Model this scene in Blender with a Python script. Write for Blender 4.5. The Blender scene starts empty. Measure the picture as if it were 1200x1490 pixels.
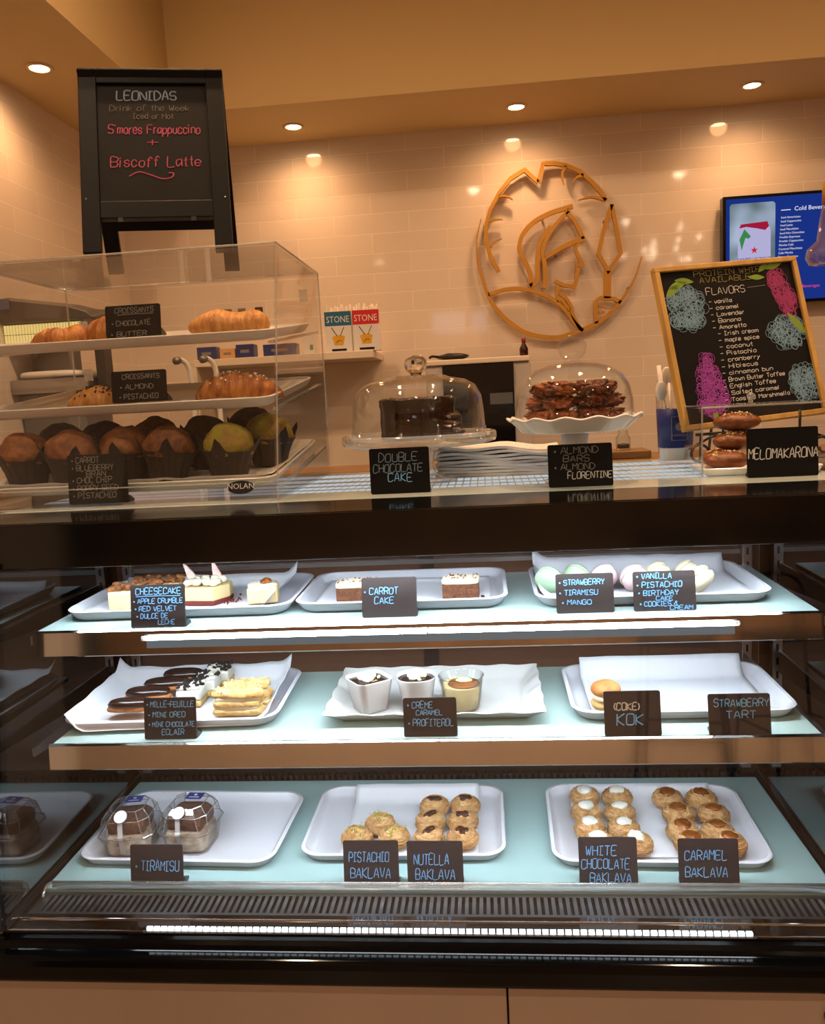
import bpy, math, random
from mathutils import Vector, Matrix, noise
from math import sin, cos, pi, radians

random.seed(7)
SC = bpy.context.scene
COL = SC.collection

# ------------------------------------------------------------------ camera, world, exposure
CAM_LOC = Vector((0.1206, -1.0315, 1.5138))
YAW, PITCH, ROLL = 0.0944, 0.138, 0.0524
fw = Vector((-sin(YAW)*cos(PITCH), cos(YAW)*cos(PITCH), -sin(PITCH)))
r0 = Vector((cos(YAW), sin(YAW), 0)); u0 = r0.cross(fw)
rt = cos(ROLL)*r0 - sin(ROLL)*u0; up = cos(ROLL)*u0 + sin(ROLL)*r0
cd = bpy.data.cameras.new('camera'); cam = bpy.data.objects.new('camera', cd); COL.objects.link(cam)
cd.sensor_fit = 'HORIZONTAL'; cd.sensor_width = 36.0; cd.lens = 36.0*1180/1200
cd.clip_start = 0.02
cam.matrix_world = Matrix(((rt.x, up.x, -fw.x, CAM_LOC.x), (rt.y, up.y, -fw.y, CAM_LOC.y), (rt.z, up.z, -fw.z, CAM_LOC.z), (0, 0, 0, 1)))
SC.camera = cam
W = bpy.data.worlds.new('world'); SC.world = W; W.use_nodes = True
W.node_tree.nodes['Background'].inputs[0].default_value = (0.35, 0.22, 0.12, 1)
W.node_tree.nodes['Background'].inputs[1].default_value = 0.10
SC.view_settings.view_transform = 'Standard'; SC.view_settings.look = 'None'
SC.view_settings.gamma = 1.0; SC.view_settings.exposure = 0.0
SC.view_settings.use_curve_mapping = False
SC.cycles.max_bounces = 10; SC.cycles.transparent_max_bounces = 32; SC.cycles.transmission_bounces = 8
SC.cycles.caustics_reflective = False; SC.cycles.caustics_refractive = False
SC.cycles.sample_clamp_indirect = 4.0
WARM = (1.0, 0.50, 0.21)
ROOMC = (1.0, 0.76, 0.54)
AISLEC = (1.0, 0.57, 0.29)
P_AISLE = 88.0     # watts of an added fill lamp over the staff aisle
COOL = (0.85, 0.935, 1.0)
P_DOWN = 11.0       # watts of a soffit downlight
P_ROOM = 78.0       # watts of an added fill lamp over the customers' floor
L_SHELF = 42.0      # radiance of the case's LED tubes

# ------------------------------------------------------------------ helpers
def lin(c):
    o = []
    for v in c[:3]:
        v = v/255.0
        o.append(v/12.92 if v <= 0.04045 else ((v+0.05)/1.055)**2.4)
    return (o[0], o[1], o[2], 1.0)

def mat(name, col, rough=0.5, metal=0.0, noise_amt=0.0, nscale=60.0, bump=0.0, bscale=None, spec=0.5, coat=0.0, col2=None, sss=0.0, stretch=None):
    m = bpy.data.materials.new(name); m.use_nodes = True
    nt = m.node_tree; b = nt.nodes['Principled BSDF']
    b.inputs['Base Color'].default_value = lin(col)
    b.inputs['Roughness'].default_value = rough; b.inputs['Metallic'].default_value = metal
    b.inputs['Specular IOR Level'].default_value = spec
    b.inputs['Coat Weight'].default_value = coat; b.inputs['Coat Roughness'].default_value = 0.05
    if sss:
        b.inputs['Subsurface Weight'].default_value = sss; b.inputs['Subsurface Radius'].default_value = (0.01, 0.006, 0.004)
        b.inputs['Subsurface Scale'].default_value = 0.5
    tc = mp = None
    if noise_amt or bump or col2:
        tc = nt.nodes.new('ShaderNodeTexCoord'); mp = nt.nodes.new('ShaderNodeMapping')
        nt.links.new(tc.outputs['Object'], mp.inputs[0])
        if stretch: mp.inputs['Scale'].default_value = stretch
    if noise_amt or col2:
        n = nt.nodes.new('ShaderNodeTexNoise'); n.inputs['Scale'].default_value = nscale; n.inputs['Detail'].default_value = 5
        nt.links.new(mp.outputs[0], n.inputs['Vector'])
        rp = nt.nodes.new('ShaderNodeValToRGB')
        c = lin(col)
        d = lin(col2) if col2 else tuple(v*(1-noise_amt) for v in c[:3])+(1,)
        rp.color_ramp.elements[0].position = 0.35; rp.color_ramp.elements[1].position = 0.65
        rp.color_ramp.elements[0].color = d; rp.color_ramp.elements[1].color = c
        nt.links.new(n.outputs['Fac'], rp.inputs[0]); nt.links.new(rp.outputs[0], b.inputs['Base Color'])
    if bump:
        n2 = nt.nodes.new('ShaderNodeTexNoise'); n2.inputs['Scale'].default_value = bscale or nscale*2; n2.inputs['Detail'].default_value = 6
        nt.links.new(mp.outputs[0], n2.inputs['Vector'])
        bp = nt.nodes.new('ShaderNodeBump'); bp.inputs['Strength'].default_value = bump; bp.inputs['Distance'].default_value = 0.004
        nt.links.new(n2.outputs['Fac'], bp.inputs['Height']); nt.links.new(bp.outputs[0], b.inputs['Normal'])
    return m

def emit(name, col, s):
    m = bpy.data.materials.new(name); m.use_nodes = True; nt = m.node_tree
    nt.nodes.remove(nt.nodes['Principled BSDF'])
    e = nt.nodes.new('ShaderNodeEmission'); e.inputs[0].default_value = tuple(col[:3])+(1,); e.inputs[1].default_value = s
    nt.links.new(e.outputs[0], nt.nodes['Material Output'].inputs[0])
    return m

def clear(name, tint=(1, 1, 1), base=0.04, rough=0.02, top=1.0, power=4.0, haze=0.0, hazecol=(1, 1, 1)):
    """thin clear plastic or glass: see-through with a Schlick reflection"""
    m = bpy.data.materials.new(name); m.use_nodes = True; nt = m.node_tree
    nt.nodes.remove(nt.nodes['Principled BSDF'])
    N, L = nt.nodes.new, nt.links.new
    lw = N('ShaderNodeLayerWeight'); lw.inputs[0].default_value = 0.5
    pw = N('ShaderNodeMath'); pw.operation = 'POWER'; pw.inputs[1].default_value = power; L(lw.outputs['Facing'], pw.inputs[0])
    ma = N('ShaderNodeMath'); ma.operation = 'MULTIPLY_ADD'; ma.inputs[1].default_value = top-base; ma.inputs[2].default_value = base
    L(pw.outputs[0], ma.inputs[0])
    t = N('ShaderNodeBsdfTransparent'); t.inputs[0].default_value = tuple(tint)+(1,)
    g = N('ShaderNodeBsdfGlossy'); g.inputs['Roughness'].default_value = rough
    mx = N('ShaderNodeMixShader'); L(ma.outputs[0], mx.inputs[0]); L(g.outputs[0], mx.inputs[2])
    if haze:
        d = N('ShaderNodeBsdfDiffuse'); d.inputs[0].default_value = tuple(hazecol)+(1,)
        m2 = N('ShaderNodeMixShader'); m2.inputs[0].default_value = haze
        L(t.outputs[0], m2.inputs[1]); L(d.outputs[0], m2.inputs[2]); L(m2.outputs[0], mx.inputs[1])
    else:
        L(t.outputs[0], mx.inputs[1])
    L(mx.outputs[0], nt.nodes['Material Output'].inputs[0])
    return m

class MB:
    def __init__(s): s.v = []; s.f = []; s.mi = []; s.cur = 0
    def add(s, vs, fs):
        o = len(s.v); s.v += [tuple(p) for p in vs]; s.f += [tuple(i+o for i in q) for q in fs]; s.mi += [s.cur]*len(fs)
        return s
    def box(s, x0, x1, y0, y1, z0, z1, M=None):
        vs = [Vector((x, y, z)) for z in (z0, z1) for y in (y0, y1) for x in (x0, x1)]
        if M is not None: vs = [M @ q for q in vs]
        return s.add(vs, [(0, 2, 3, 1), (4, 5, 7, 6), (0, 1, 5, 4), (2, 6, 7, 3), (0, 4, 6, 2), (1, 3, 7, 5)])
    def loft(s, loops, cap0=True, cap1=True, closed=True, wrap=False):
        n = len(loops[0]); vs = [p for l in loops for p in l]; fs = []
        m = len(loops)
        for i in range(m if wrap else m-1):
            j2 = (i+1) % m
            for k in range(n if closed else n-1):
                k2 = (k+1) % n
                fs.append((i*n+k, i*n+k2, j2*n+k2, j2*n+k))
        if cap0: fs.append(tuple(reversed(range(n))))
        if cap1: fs.append(tuple((m-1)*n+k for k in range(n)))
        return s.add(vs, fs)
    def lathe(s, prof, n=32, c=(0, 0, 0), cap0=True, cap1=True, fn=None, M=None, wrap=False):
        if wrap: cap0 = cap1 = False
        loops = []
        for (r, z) in prof:
            l = []
            for k in range(n):
                a = 2*pi*k/n; rr, zz = (r, z) if fn is None else fn(r, z, a)
                q = Vector((c[0]+rr*cos(a), c[1]+rr*sin(a), c[2]+zz))
                l.append(M @ q if M is not None else q)
            loops.append(l)
        return s.loft(loops, cap0, cap1, wrap=wrap)
    def tube(s, pts, r, n=6, sq=None, caps=True):
        pts = [Vector(p) for p in pts]; m = len(pts)
        rs = r if isinstance(r, (list, tuple)) else [r]*m
        loops = []; prev = None
        for i in range(m):
            t = (pts[min(i+1, m-1)]-pts[max(i-1, 0)])
            t = t.normalized() if t.length > 1e-9 else Vector((0, 0, 1))
            if prev is None:
                a = Vector((0, 1, 0)) if abs(t.y) < 0.9 else Vector((1, 0, 0))
                nn = (a - t*a.dot(t)).normalized()
            else:
                nn = prev - t*prev.dot(t)
                nn = nn.normalized() if nn.length > 1e-6 else prev
            prev = nn; b = t.cross(nn)
            k1 = sq if sq is not None else 1.0
            loops.append([pts[i] + nn*(rs[i]*k1*cos(2*pi*k/n)) + b*(rs[i]*sin(2*pi*k/n)) for k in range(n)])
        return s.loft(loops, caps, caps)
    def blob(s, c, rad, amp=0.0, freq=20.0, seed=0.0, nu=20, nv=12, M=None, power=1.0, flat=None):
        """lumpy ellipsoid; flat = cut level under which it is flattened"""
        loops = []
        for i in range(1, nv):
            th = pi*i/nv; l = []
            for k in range(nu):
                ph = 2*pi*k/nu
                d = Vector((sin(th)*cos(ph), sin(th)*sin(ph), cos(th)))
                if power != 1.0: d = Vector([math.copysign(abs(q)**power, q) for q in d])
                q = Vector((d.x*rad[0], d.y*rad[1], d.z*rad[2]))
                if amp:
                    q = q*(1+amp*noise.fractal((q+Vector((seed, seed*1.7, seed*0.3)))*freq, 0.9, 2.0, 3))
                if flat is not None and q.z < flat: q.z = flat + (q.z-flat)*0.05
                q = q+Vector(c)
                l.append(M @ q if M is not None else q)
            loops.append(l)
        return s.loft(loops, True, True)
    def crumbs(s, n, fn, r0_, r1_):
        for _ in range(n):
            p = Vector(fn()); r = random.uniform(r0_, r1_)
            M = Matrix.Translation(p) @ Matrix.Rotation(random.uniform(0, 6.28), 4, Vector((random.random(), random.random(), random.random()+.01)).normalized())
            s.box(-r, r, -r*.7, r*.7, -r*.6, r*.6, M)
        return s

def obj(name, mb, m, parent=None, loc=(0, 0, 0), rot=None, smooth=False, bevel=0.0, sub=0, seg=2, label=None):
    me = bpy.data.meshes.new(name); me.from_pydata(mb.v, [], mb.f); me.validate(clean_customdata=False)
    ms = m if isinstance(m, (list, tuple)) else [m]
    for q in ms: me.materials.append(q)
    if len(ms) > 1 and len(me.polygons) == len(mb.mi): me.polygons.foreach_set('material_index', mb.mi)
    if smooth: me.polygons.foreach_set('use_smooth', [True]*len(me.polygons))
    me.update()
    o = bpy.data.objects.new(name, me); COL.objects.link(o)
    o.location = loc
    if rot: o.rotation_euler = rot
    if parent is not None: o.parent = parent
    if bevel:
        md = o.modifiers.new('bevel', 'BEVEL'); md.width = bevel; md.segments = seg; md.limit_method = 'ANGLE'
    if sub:
        md = o.modifiers.new('sub', 'SUBSURF'); md.levels = sub; md.render_levels = sub
    if label: o['label'] = label
    return o

def tag(o, label, cat, group=None, kind=None):
    o['label'] = label; o['category'] = cat
    if group: o['group'] = group
    if kind: o['kind'] = kind
    return o

def thing(name, label, cat, loc=(0, 0, 0), rz=0.0, group=None):
    o = bpy.data.objects.new(name, None); COL.objects.link(o); o.empty_display_size = 0.03
    o.location = loc; o.rotation_euler = (0, 0, rz)
    return tag(o, label, cat, group)

def dup(root, loc, rz, label, group=None):
    r = root.copy(); COL.objects.link(r); r.location = loc; r.rotation_euler = (0, 0, rz); r['label'] = label
    if group: r['group'] = group
    for ch in list(root.children):
        c = ch.copy(); COL.objects.link(c); c.parent = r
        for g in ch.children:
            d = g.copy(); COL.objects.link(d); d.parent = c
    return r

def struct(name, mb, m, **k):
    o = obj(name, mb, m, **k); o['kind'] = 'structure'; return o

def rrect(w, d, r, z, n=6, c=(0, 0)):
    """rounded rectangle loop"""
    o = []
    for (sx, sy, a0) in ((1, 1, 0), (-1, 1, pi/2), (-1, -1, pi), (1, -1, 1.5*pi)):
        for i in range(n+1):
            a = a0+pi/2*i/n
            o.append(Vector((c[0]+sx*(w/2-r)+r*cos(a), c[1]+sy*(d/2-r)+r*sin(a), z)))
    return o

def smooth_line(p, k=6, close=False):
    """Catmull-Rom through 2-D or 3-D points"""
    p = [Vector(q) for q in p]; o = []
    n = len(p)
    for i in range(n-1):
        a = p[max(i-1, 0)]; b = p[i]; c = p[i+1]; d = p[min(i+2, n-1)]
        for j in range(k):
            t = j/k
            o.append(0.5*((2*b)+(c-a)*t+(2*a-5*b+4*c-d)*t*t+(3*b-a-3*c+d)*t**3))
    o.append(p[-1]); return o

# ------------------------------------------------------------------ handwriting (single strokes; digits are x,y on a small grid, y=2 the baseline)
GL = {
'A': (4, "022842 1434"), 'B': (4, "0208384746350506 3544433202"), 'C': (4, "4738180703123243"), 'D': (4, "020828464422 2202"),
'E': (4, "48080242 0535"), 'F': (4, "480802 0535"), 'G': (4, "47381807031232434525"), 'H': (4, "0802 4842 0545"), 'I': (3, "0838 1812 0232"),
'J': (4, "4843321203"), 'K': (4, "0802 480542"), 'L': (4, "080242"), 'M': (4, "0208254842"), 'N': (4, "02084248"),
'O': (4, "180703123243473818"), 'P': (4, "02083847463505"), 'Q': (4, "180703123243473818 2442"), 'R': (4, "02083847463505 2542"),
'S': (4, "473818070615354443321203"), 'T': (4, "0848 2822"), 'U': (4, "080312324348"), 'V': (4, "082248"), 'W': (4, "0812263248"),
'X': (4, "0842 4802"), 'Y': (4, "082548 2522"), 'Z': (4, "08480242"),
'a': (3, "36160503122334 3632"), 'b': (3, "0802 0516263533221203"), 'c': (3, "3526160503122233"), 'd': (3, "3832 3526160503122233"),
'e': (3, "04343526160503122233"), 'f': (3, "37281712 0626"), 'g': (3, "36160503122334 36312010"), 'h': (3, "0802 0516263532"),
'i': (1, "0602 0708"), 'j': (1, "16110010 1718"), 'k': (3, "0802 350432"), 'l': (1, "0802"), 'm': (4, "0602 05162522 25364542"),
'n': (3, "0602 0516263532"), 'o': (3, "160503122233352616"), 'p': (3, "0600 0516263533221203"), 'q': (3, "3630 3526160503122233"),
'r': (2, "0602 051626"), 's': (3, "35261605142433221203"), 't': (2, "181322 0626"), 'u': (3, "0603122233 3632"), 'v': (3, "061236"),
'w': (4, "0612243246"), 'x': (3, "0632 3602"), 'y': (3, "0614 3600"), 'z': (3, "06360232"),
"'": (1, "0807"), '+': (4, "0545 2723"), '&': (4, "4217283705031243"), '(': (1, "18060412"), ')': (1, "08161402"), '-': (3, "0535"), '.': (1, "0203"),
'*': (1, "0405151404"), ' ': (2, "")}

def hand(mb, text, x0, x1, z0, cap, r, jit=0.18, slant=0.06, P=None, up_=0.0, seed=0, sq=0.35):
    """write text from x0 to x1 on baseline z0 (rising by up_) with tubes; P maps (x, z) to 3-D"""
    rnd = random.Random(hash_(text)+seed)
    adv = 0; items = []
    for ch in text:
        w, st = GL.get(ch, GL[' ']); items.append((adv, st)); adv += w+1.3
    adv = max(adv-1.3, 1); sx = (x1-x0)/adv; sy = cap/6.0
    for (a, st) in items:
        dz = rnd.uniform(-1, 1)*jit*1.2; sc = 1+rnd.uniform(-.06, .06)
        for s_ in st.split():
            pts = []
            for i in range(0, len(s_), 2):
                gx = int(s_[i])+rnd.uniform(-1, 1)*jit; gz = (int(s_[i+1])-2)*sc+rnd.uniform(-1, 1)*jit+dz
                pts.append((x0+(a+gx)*sx+gz*sy*slant, z0+gz*sy+up_*(a/adv), 0))
            if True:
                q = smooth_line(pts, 3)
            else:
                q = [Vector(v) for v in pts]
            mb.tube([P(v.x, v.y) if P else (v.x, -0.0012, v.y) for v in q], r, 5, sq=sq)
    return mb

def hash_(t):
    h = 7
    for ch in t: h = (h*31+ord(ch)) % 100003
    return h

def printed(name, text, size, m, parent, loc, rot=(pi/2, 0, 0), align='LEFT', ext=0.0002, sx=1.0):
    """printed lettering from the built-in font as a mesh"""
    cu = bpy.data.curves.new(name, 'FONT'); cu.body = text; cu.size = size; cu.align_x = align; cu.extrude = ext; cu.resolution_u = 2
    t = bpy.data.objects.new(name, cu); COL.objects.link(t)
    dg = bpy.context.evaluated_depsgraph_get()
    me = bpy.data.meshes.new_from_object(t.evaluated_get(dg)); bpy.data.objects.remove(t)
    me.materials.clear(); me.materials.append(m)
    o = bpy.data.objects.new(name, me); COL.objects.link(o); o.location = loc; o.rotation_euler = rot; o.scale = (sx, 1, 1); o.parent = parent
    return o

# ------------------------------------------------------------------ materials
def tile_mat(name, axis):
    m = bpy.data.materials.new(name); m.use_nodes = True; nt = m.node_tree; b = nt.nodes['Principled BSDF']; N, L = nt.nodes.new, nt.links.new
    tc = N('ShaderNodeTexCoord'); sp = N('ShaderNodeSeparateXYZ'); cb = N('ShaderNodeCombineXYZ')
    L(tc.outputs['Object'], sp.inputs[0]); L(sp.outputs[axis], cb.inputs[0]); L(sp.outputs[2], cb.inputs[1])
    br = N('ShaderNodeTexBrick'); L(cb.outputs[0], br.inputs['Vector'])
    br.inputs['Scale'].default_value = 1.0; br.inputs['Brick Width'].default_value = 0.305; br.inputs['Row Height'].default_value = 0.078
    br.inputs['Mortar Size'].default_value = 0.0015; br.inputs['Mortar Smooth'].default_value = 0.3
    br.inputs['Color1'].default_value = lin((228, 218, 208)); br.inputs['Color2'].default_value = lin((223, 213, 203)); br.inputs['Mortar'].default_value = lin((247, 240, 231))  # mortar paler than the tile, standing for highlights on the joint edges
    L(br.outputs['Color'], b.inputs['Base Color'])
    bp = N('ShaderNodeBump'); bp.inputs['Strength'].default_value = 0.5; bp.inputs['Distance'].default_value = 0.002; bp.invert = True
    L(br.outputs['Fac'], bp.inputs['Height']); L(bp.outputs[0], b.inputs['Normal'])
    b.inputs['Roughness'].default_value = 0.05
    return m

def wood_mat(name, c1, c2, scale=(1, 1, 1), rough=0.4, nscale=6.0):
    return mat(name, c1, rough=rough, col2=c2, nscale=nscale, stretch=scale)

M_TILE_X = tile_mat('white glazed tile back', 0); M_TILE_Y = tile_mat('white glazed tile left', 1)
M_PAINT = mat('cream wall paint', (212, 190, 142), 0.7)
M_FLOOR = wood_mat('brown wood floor', (176, 148, 124), (132, 108, 90), (1.2, 12, 1), 0.35, 5)
M_REAR = mat('rear wall brown', (170, 134, 104), 0.7, noise_amt=0.3, nscale=2)
M_PANEL = wood_mat('brown laminate front', (170, 152, 136), (152, 134, 118), (0.6, 1, 0.2), 0.38, 3)
M_BLACK = mat('black gloss', (8, 8, 9), 0.10)
M_BUMPER = mat('black bumper', (5, 5, 6), 0.10, spec=0.16)
M_BLACKM = mat('black matt', (16, 16, 17), 0.5)
M_BLACKS = mat('black satin', (14, 14, 15), 0.3)
M_CHROME = mat('polished steel', (200, 198, 196), 0.07, 1.0)
M_STEEL = mat('brushed steel', (168, 168, 170), 0.3, 1.0)
M_GREYST = mat('grey steel', (120, 122, 125), 0.4, 0.6)
M_MIRROR = mat('dark mirror glass', (140, 143, 146), 0.03, 1.0)
M_BACKP = mat('dark brown back glass', (84, 62, 52), 0.14)
M_SHELF = mat('pale aqua lit glass shelf', (180, 206, 204), 0.16)
M_DECK = mat('pale aqua deck', (172, 204, 206), 0.22)
M_WHITE = mat('white melamine', (238, 240, 252), 0.25)
M_CERAM = mat('white porcelain', (236, 236, 236), 0.12)
M_PAPER = mat('white bakery paper', (240, 242, 252), 0.75)
M_PAPERW = mat('white wax paper', (225, 222, 216), 0.6)
M_PLASTW = mat('white plastic tray', (226, 220, 212), 0.3)
M_ACRYL = clear('clear acrylic', (0.99, 0.992, 0.99), 0.03, 0.02, 0.75, 5.0, 0.004, (0.9, 0.9, 0.9))
M_ACREDGE = clear('acrylic edge', (0.92, 0.94, 0.94), 0.25, 0.1, 0.9, 2.0, 0.25, (0.9, 0.92, 0.92))
M_GLASS = clear('thin clear glass', (0.97, 0.985, 0.98), 0.05, 0.01, 1.0, 3.2)
M_DOME = clear('dome glass', (0.985, 0.99, 0.985), 0.04, 0.01, 0.8, 4.0)
M_PLATEG = clear('thick glass plate', (0.97, 0.98, 0.975), 0.10, 0.02, 0.9, 2.5, 0.16, (0.92, 0.94, 0.94))
M_PANE = clear('front pane glass', (0.985, 0.995, 0.995), 0.03, 0.0, 0.8, 5.0)
def real_glass(name):
    m = bpy.data.materials.new(name); m.use_nodes = True; b = m.node_tree.nodes['Principled BSDF']
    b.inputs['Base Color'].default_value = (0.97, 0.985, 0.98, 1)
    b.inputs['Transmission Weight'].default_value = 1.0; b.inputs['Roughness'].default_value = 0.02; b.inputs['IOR'].default_value = 1.45
    return m
M_KNOB = real_glass('solid glass')
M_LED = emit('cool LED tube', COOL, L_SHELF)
M_SILLGLOW = emit('cool sill glow', COOL, 5.0)  # glow of the lamp reflection on the sill
M_LAMP = emit('warm lamp lens', (1.0, 0.72, 0.42), 38.0)
M_BOARD = mat('black chalkboard', (19, 16, 15), 0.6, spec=0.15, noise_amt=0.25, nscale=14)
M_BOARDC = mat('glass-hazed chalk card', (64, 57, 58), 0.5, spec=0.3, noise_amt=0.15, nscale=14)  # reflection of the front glass put into the card colour as grey
M_BLUECH = mat('blue chalk marker', (124, 192, 248), 0.8)
M_GREYCH = mat('grey chalk marker', (126, 122, 118), 0.8)
M_WHITECH = mat('white chalk marker', (204, 202, 198), 0.8)
M_PINKCH = mat('pink chalk marker', (172, 72, 104), 0.8)
M_PURPCH = mat('purple chalk marker', (160, 66, 164), 0.8)
M_MAGCH = mat('magenta chalk marker', (156, 50, 110), 0.8)
M_PALEBL = mat('pale blue chalk marker', (120, 158, 182), 0.8)
M_GREENCH = mat('green chalk marker', (120, 150, 50), 0.8)
M_DARKGR = mat('grey blue chalk', (118, 138, 160), 0.8)
M_GOLD = mat('gold painted emblem', (186, 138, 48), 0.45, 0.0)
M_GOLDWOOD = wood_mat('golden wood frame', (200, 160, 84), (176, 134, 62), (6, 6, 1), 0.45, 8)
M_BROWNWOOD = wood_mat('brown wood board', (132, 98, 56), (104, 74, 40), (2, 14, 6), 0.5, 6)
M_DARKWOOD = mat('black stained wood', (8, 6, 5), 0.5, spec=0.15, noise_amt=0.2, nscale=20)
M_NAVY = mat('navy print', (26, 46, 118), 0.4)
M_CHOC = mat('dark chocolate', (44, 25, 17), 0.2, noise_amt=0.3, nscale=60, bump=0.2)
M_GLAZE = mat('chocolate glaze', (44, 24, 18), 0.18)
M_CHOUX = mat('baked choux', (206, 138, 74), 0.6, col2=(170, 100, 46), nscale=60, bump=0.3)
M_CROIS = mat('golden croissant', (206, 136, 58), 0.42, col2=(150, 80, 26), nscale=38, bump=0.45, bscale=160, stretch=(3, 1, 1))
M_CROIS2 = mat('pale croissant', (216, 160, 84), 0.45, col2=(176, 108, 42), nscale=50, bump=0.45, bscale=160, stretch=(3, 1, 1))
M_MUFB = mat('brown muffin', (134, 82, 38), 0.7, col2=(92, 52, 22), nscale=90, bump=0.7, bscale=200)
M_MUFO = mat('orange muffin', (156, 98, 46), 0.65, col2=(110, 62, 24), nscale=70, bump=0.6, bscale=180)
M_MUFD = mat('chocolate muffin', (70, 40, 24), 0.75, col2=(44, 24, 14), nscale=80, bump=0.7, bscale=180)
M_MUFG = mat('pistachio muffin', (150, 146, 36), 0.65, col2=(140, 98, 34), nscale=40, bump=0.6, bscale=180)
M_CUPPAPER = mat('dark brown muffin paper', (44, 30, 24), 0.65, noise_amt=0.25, nscale=50)
M_KATAIFI = mat('golden kataifi', (242, 200, 146), 0.55, col2=(212, 152, 90), nscale=90, bump=0.8, bscale=240, stretch=(1, 1, 3))
M_CREAM = mat('cream', (246, 234, 206), 0.45, sss=0.1)
M_WHCREAM = mat('white cream', (246, 242, 232), 0.5, sss=0.1)
M_CARAMEL = mat('caramel', (150, 84, 30), 0.3, noise_amt=0.4, nscale=160)
M_HAZEL = mat('hazelnut chocolate', (70, 38, 24), 0.3)
M_SPONGE = mat('brown cake sponge', (112, 66, 38), 0.85, col2=(80, 44, 24), nscale=160, bump=0.8, bscale=300)
M_CHEESE = mat('cheesecake filling', (240, 216, 160), 0.5, noise_amt=0.08, nscale=40)
M_CRUMB = mat('brown crumble', (158, 100, 54), 0.85, col2=(108, 62, 30), nscale=120, bump=0.8, bscale=200)
M_PASTRY = mat('pale flaky pastry', (234, 198, 132), 0.6, col2=(208, 160, 88), nscale=70, bump=0.6, bscale=140)
M_PISTA = mat('pistachio crumb', (150, 166, 60), 0.8)
M_REDV = mat('red velvet crumb', (112, 30, 26), 0.8, noise_amt=0.3, nscale=120)
M_PINK = mat('pink chocolate shard', (240, 170, 170), 0.4, col2=(246, 226, 216), nscale=40)
M_MACG = mat('green macaron shell', (176, 210, 176), 0.5)
M_MACP = mat('pink macaron shell', (228, 196, 200), 0.5)
M_MACV = mat('vanilla macaron shell', (230, 218, 188), 0.5)
M_BLACKCR = mat('black cookie crumb', (24, 20, 20), 0.8)
M_HONEY = mat('honey soaked cookie', (140, 78, 36), 0.35, col2=(92, 48, 20), nscale=60, bump=0.5, bscale=140)
M_ALMOND = mat('caramelised almond', (120, 56, 20), 0.32, col2=(58, 24, 10), nscale=70, bump=1.0, bscale=90)
M_ALMONDB = mat('almond bar', (160, 84, 30), 0.4, col2=(84, 36, 12), nscale=60, bump=0.8, bscale=120)
# ------------------------------------------------------------------ the room
WY = 2.35; LX = -1.338; SZ = 2.56; CZ = 3.35
struct('floor', MB().box(-4, 4.5, -7, WY, -0.05, 0), M_FLOOR)
struct('wall_back', MB().box(LX, 4.5, 0, 0.1, 0, SZ+0.001), M_TILE_X, loc=(0, WY, 0))
struct('wall_left', MB().box(-0.1, 0, -1.5, WY+0.1, 0, SZ+0.001), M_TILE_Y, loc=(LX, 0, 0))
struct('wall_left_front', MB().box(-4.0, LX-0.1, -1.5, -1.4, 0, CZ), M_PAINT)
struct('wall_rear', MB().box(-4, 4.5, -7.1, -7, 0, CZ), M_REAR)
struct('wall_right', MB().box(4.5, 4.6, -7.1, WY, 0, CZ), M_REAR)
struct('ceiling', MB().box(-4, 4.6, -7.1, WY+0.1, CZ, CZ+0.1), M_PAINT)
# bright transom windows on the rear wall and a cluster of small pendant bulbs, both mirrored in the glazed tiles
struct('window_1', MB().box(-.62, -.12, -6.999, -6.985, 2.48, 2.80), emit('daylight pane', (.72, .84, 1.0), 2.2))
struct('window_2', MB().box(-.02, .20, -6.999, -6.985, 2.48, 2.80), bpy.data.materials['daylight pane'])
# dropped soffit that runs along the back wall and turns along the left wall
FX, FY = -0.943, 1.935
prof = [(LX-0.1, WY+0.1), (LX-0.1, -1.5), (FX, -1.5), (FX, FY), (4.5, FY), (4.5, WY+0.1)]
m = MB()
lo = [Vector((x, y, SZ)) for x, y in prof]; hi = [Vector((x, y, CZ)) for x, y in prof]
m.loft([lo, hi])
struct('trim_1', m, M_PAINT, label='dropped soffit over the back and left walls')

def downlight(name, label, loc, watts, group=None, size=radians(165), r=0.029, col=WARM):
    t = thing(name, label, 'ceiling light', loc, 0, group)
    obj('trim_ring', MB().loft([[Vector((q*cos(2*pi*k/28), q*sin(2*pi*k/28), z)) for k in range(28)] for q, z in ((r+.012, 0), (r+.011, -.004), (r, -.005), (r, -.001))], False, False), M_PAINT, t, smooth=True)
    obj('lens', MB().lathe([(r, -0.0005), (r, -0.002)], 28), M_LAMP, t)
    ld = bpy.data.lights.new('lamp', 'SPOT'); ld.energy = watts; ld.color = col; ld.spot_size = size; ld.spot_blend = 1.0; ld.shadow_soft_size = 0.035
    lo_ = bpy.data.objects.new('lamp', ld); COL.objects.link(lo_); lo_.parent = t; lo_.location = (0, 0, -0.012)
    return t
downlight('recessed_downlight', 'round recessed downlight in the left soffit, left of the tall chalkboard', (-1.172, 1.467, SZ), P_DOWN)
downlight('recessed_downlight', 'recessed downlight in the back soffit, just right of the tall black chalkboard', (-0.558, 2.165, SZ), P_DOWN)
downlight('recessed_downlight', 'recessed downlight in the back soffit above the golden warrior emblem', (0.280, 2.155, SZ), P_DOWN)
downlight('recessed_downlight', 'recessed downlight in the back soffit above the menu screen at right', (1.114, 2.140, SZ), P_DOWN)
for x, y in ((-1.7, -1.9), (0.1, -1.9), (1.9, -1.9), (3.2, -0.6)):  # unseen lamps added to fill the front of the room with light
    downlight('fill_downlight', 'added fill light over the customer floor, unseen behind the viewer', (x, y, CZ), P_ROOM, 'added fill lights over the customer floor', r=0.06, size=radians(160), col=ROOMC)

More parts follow.
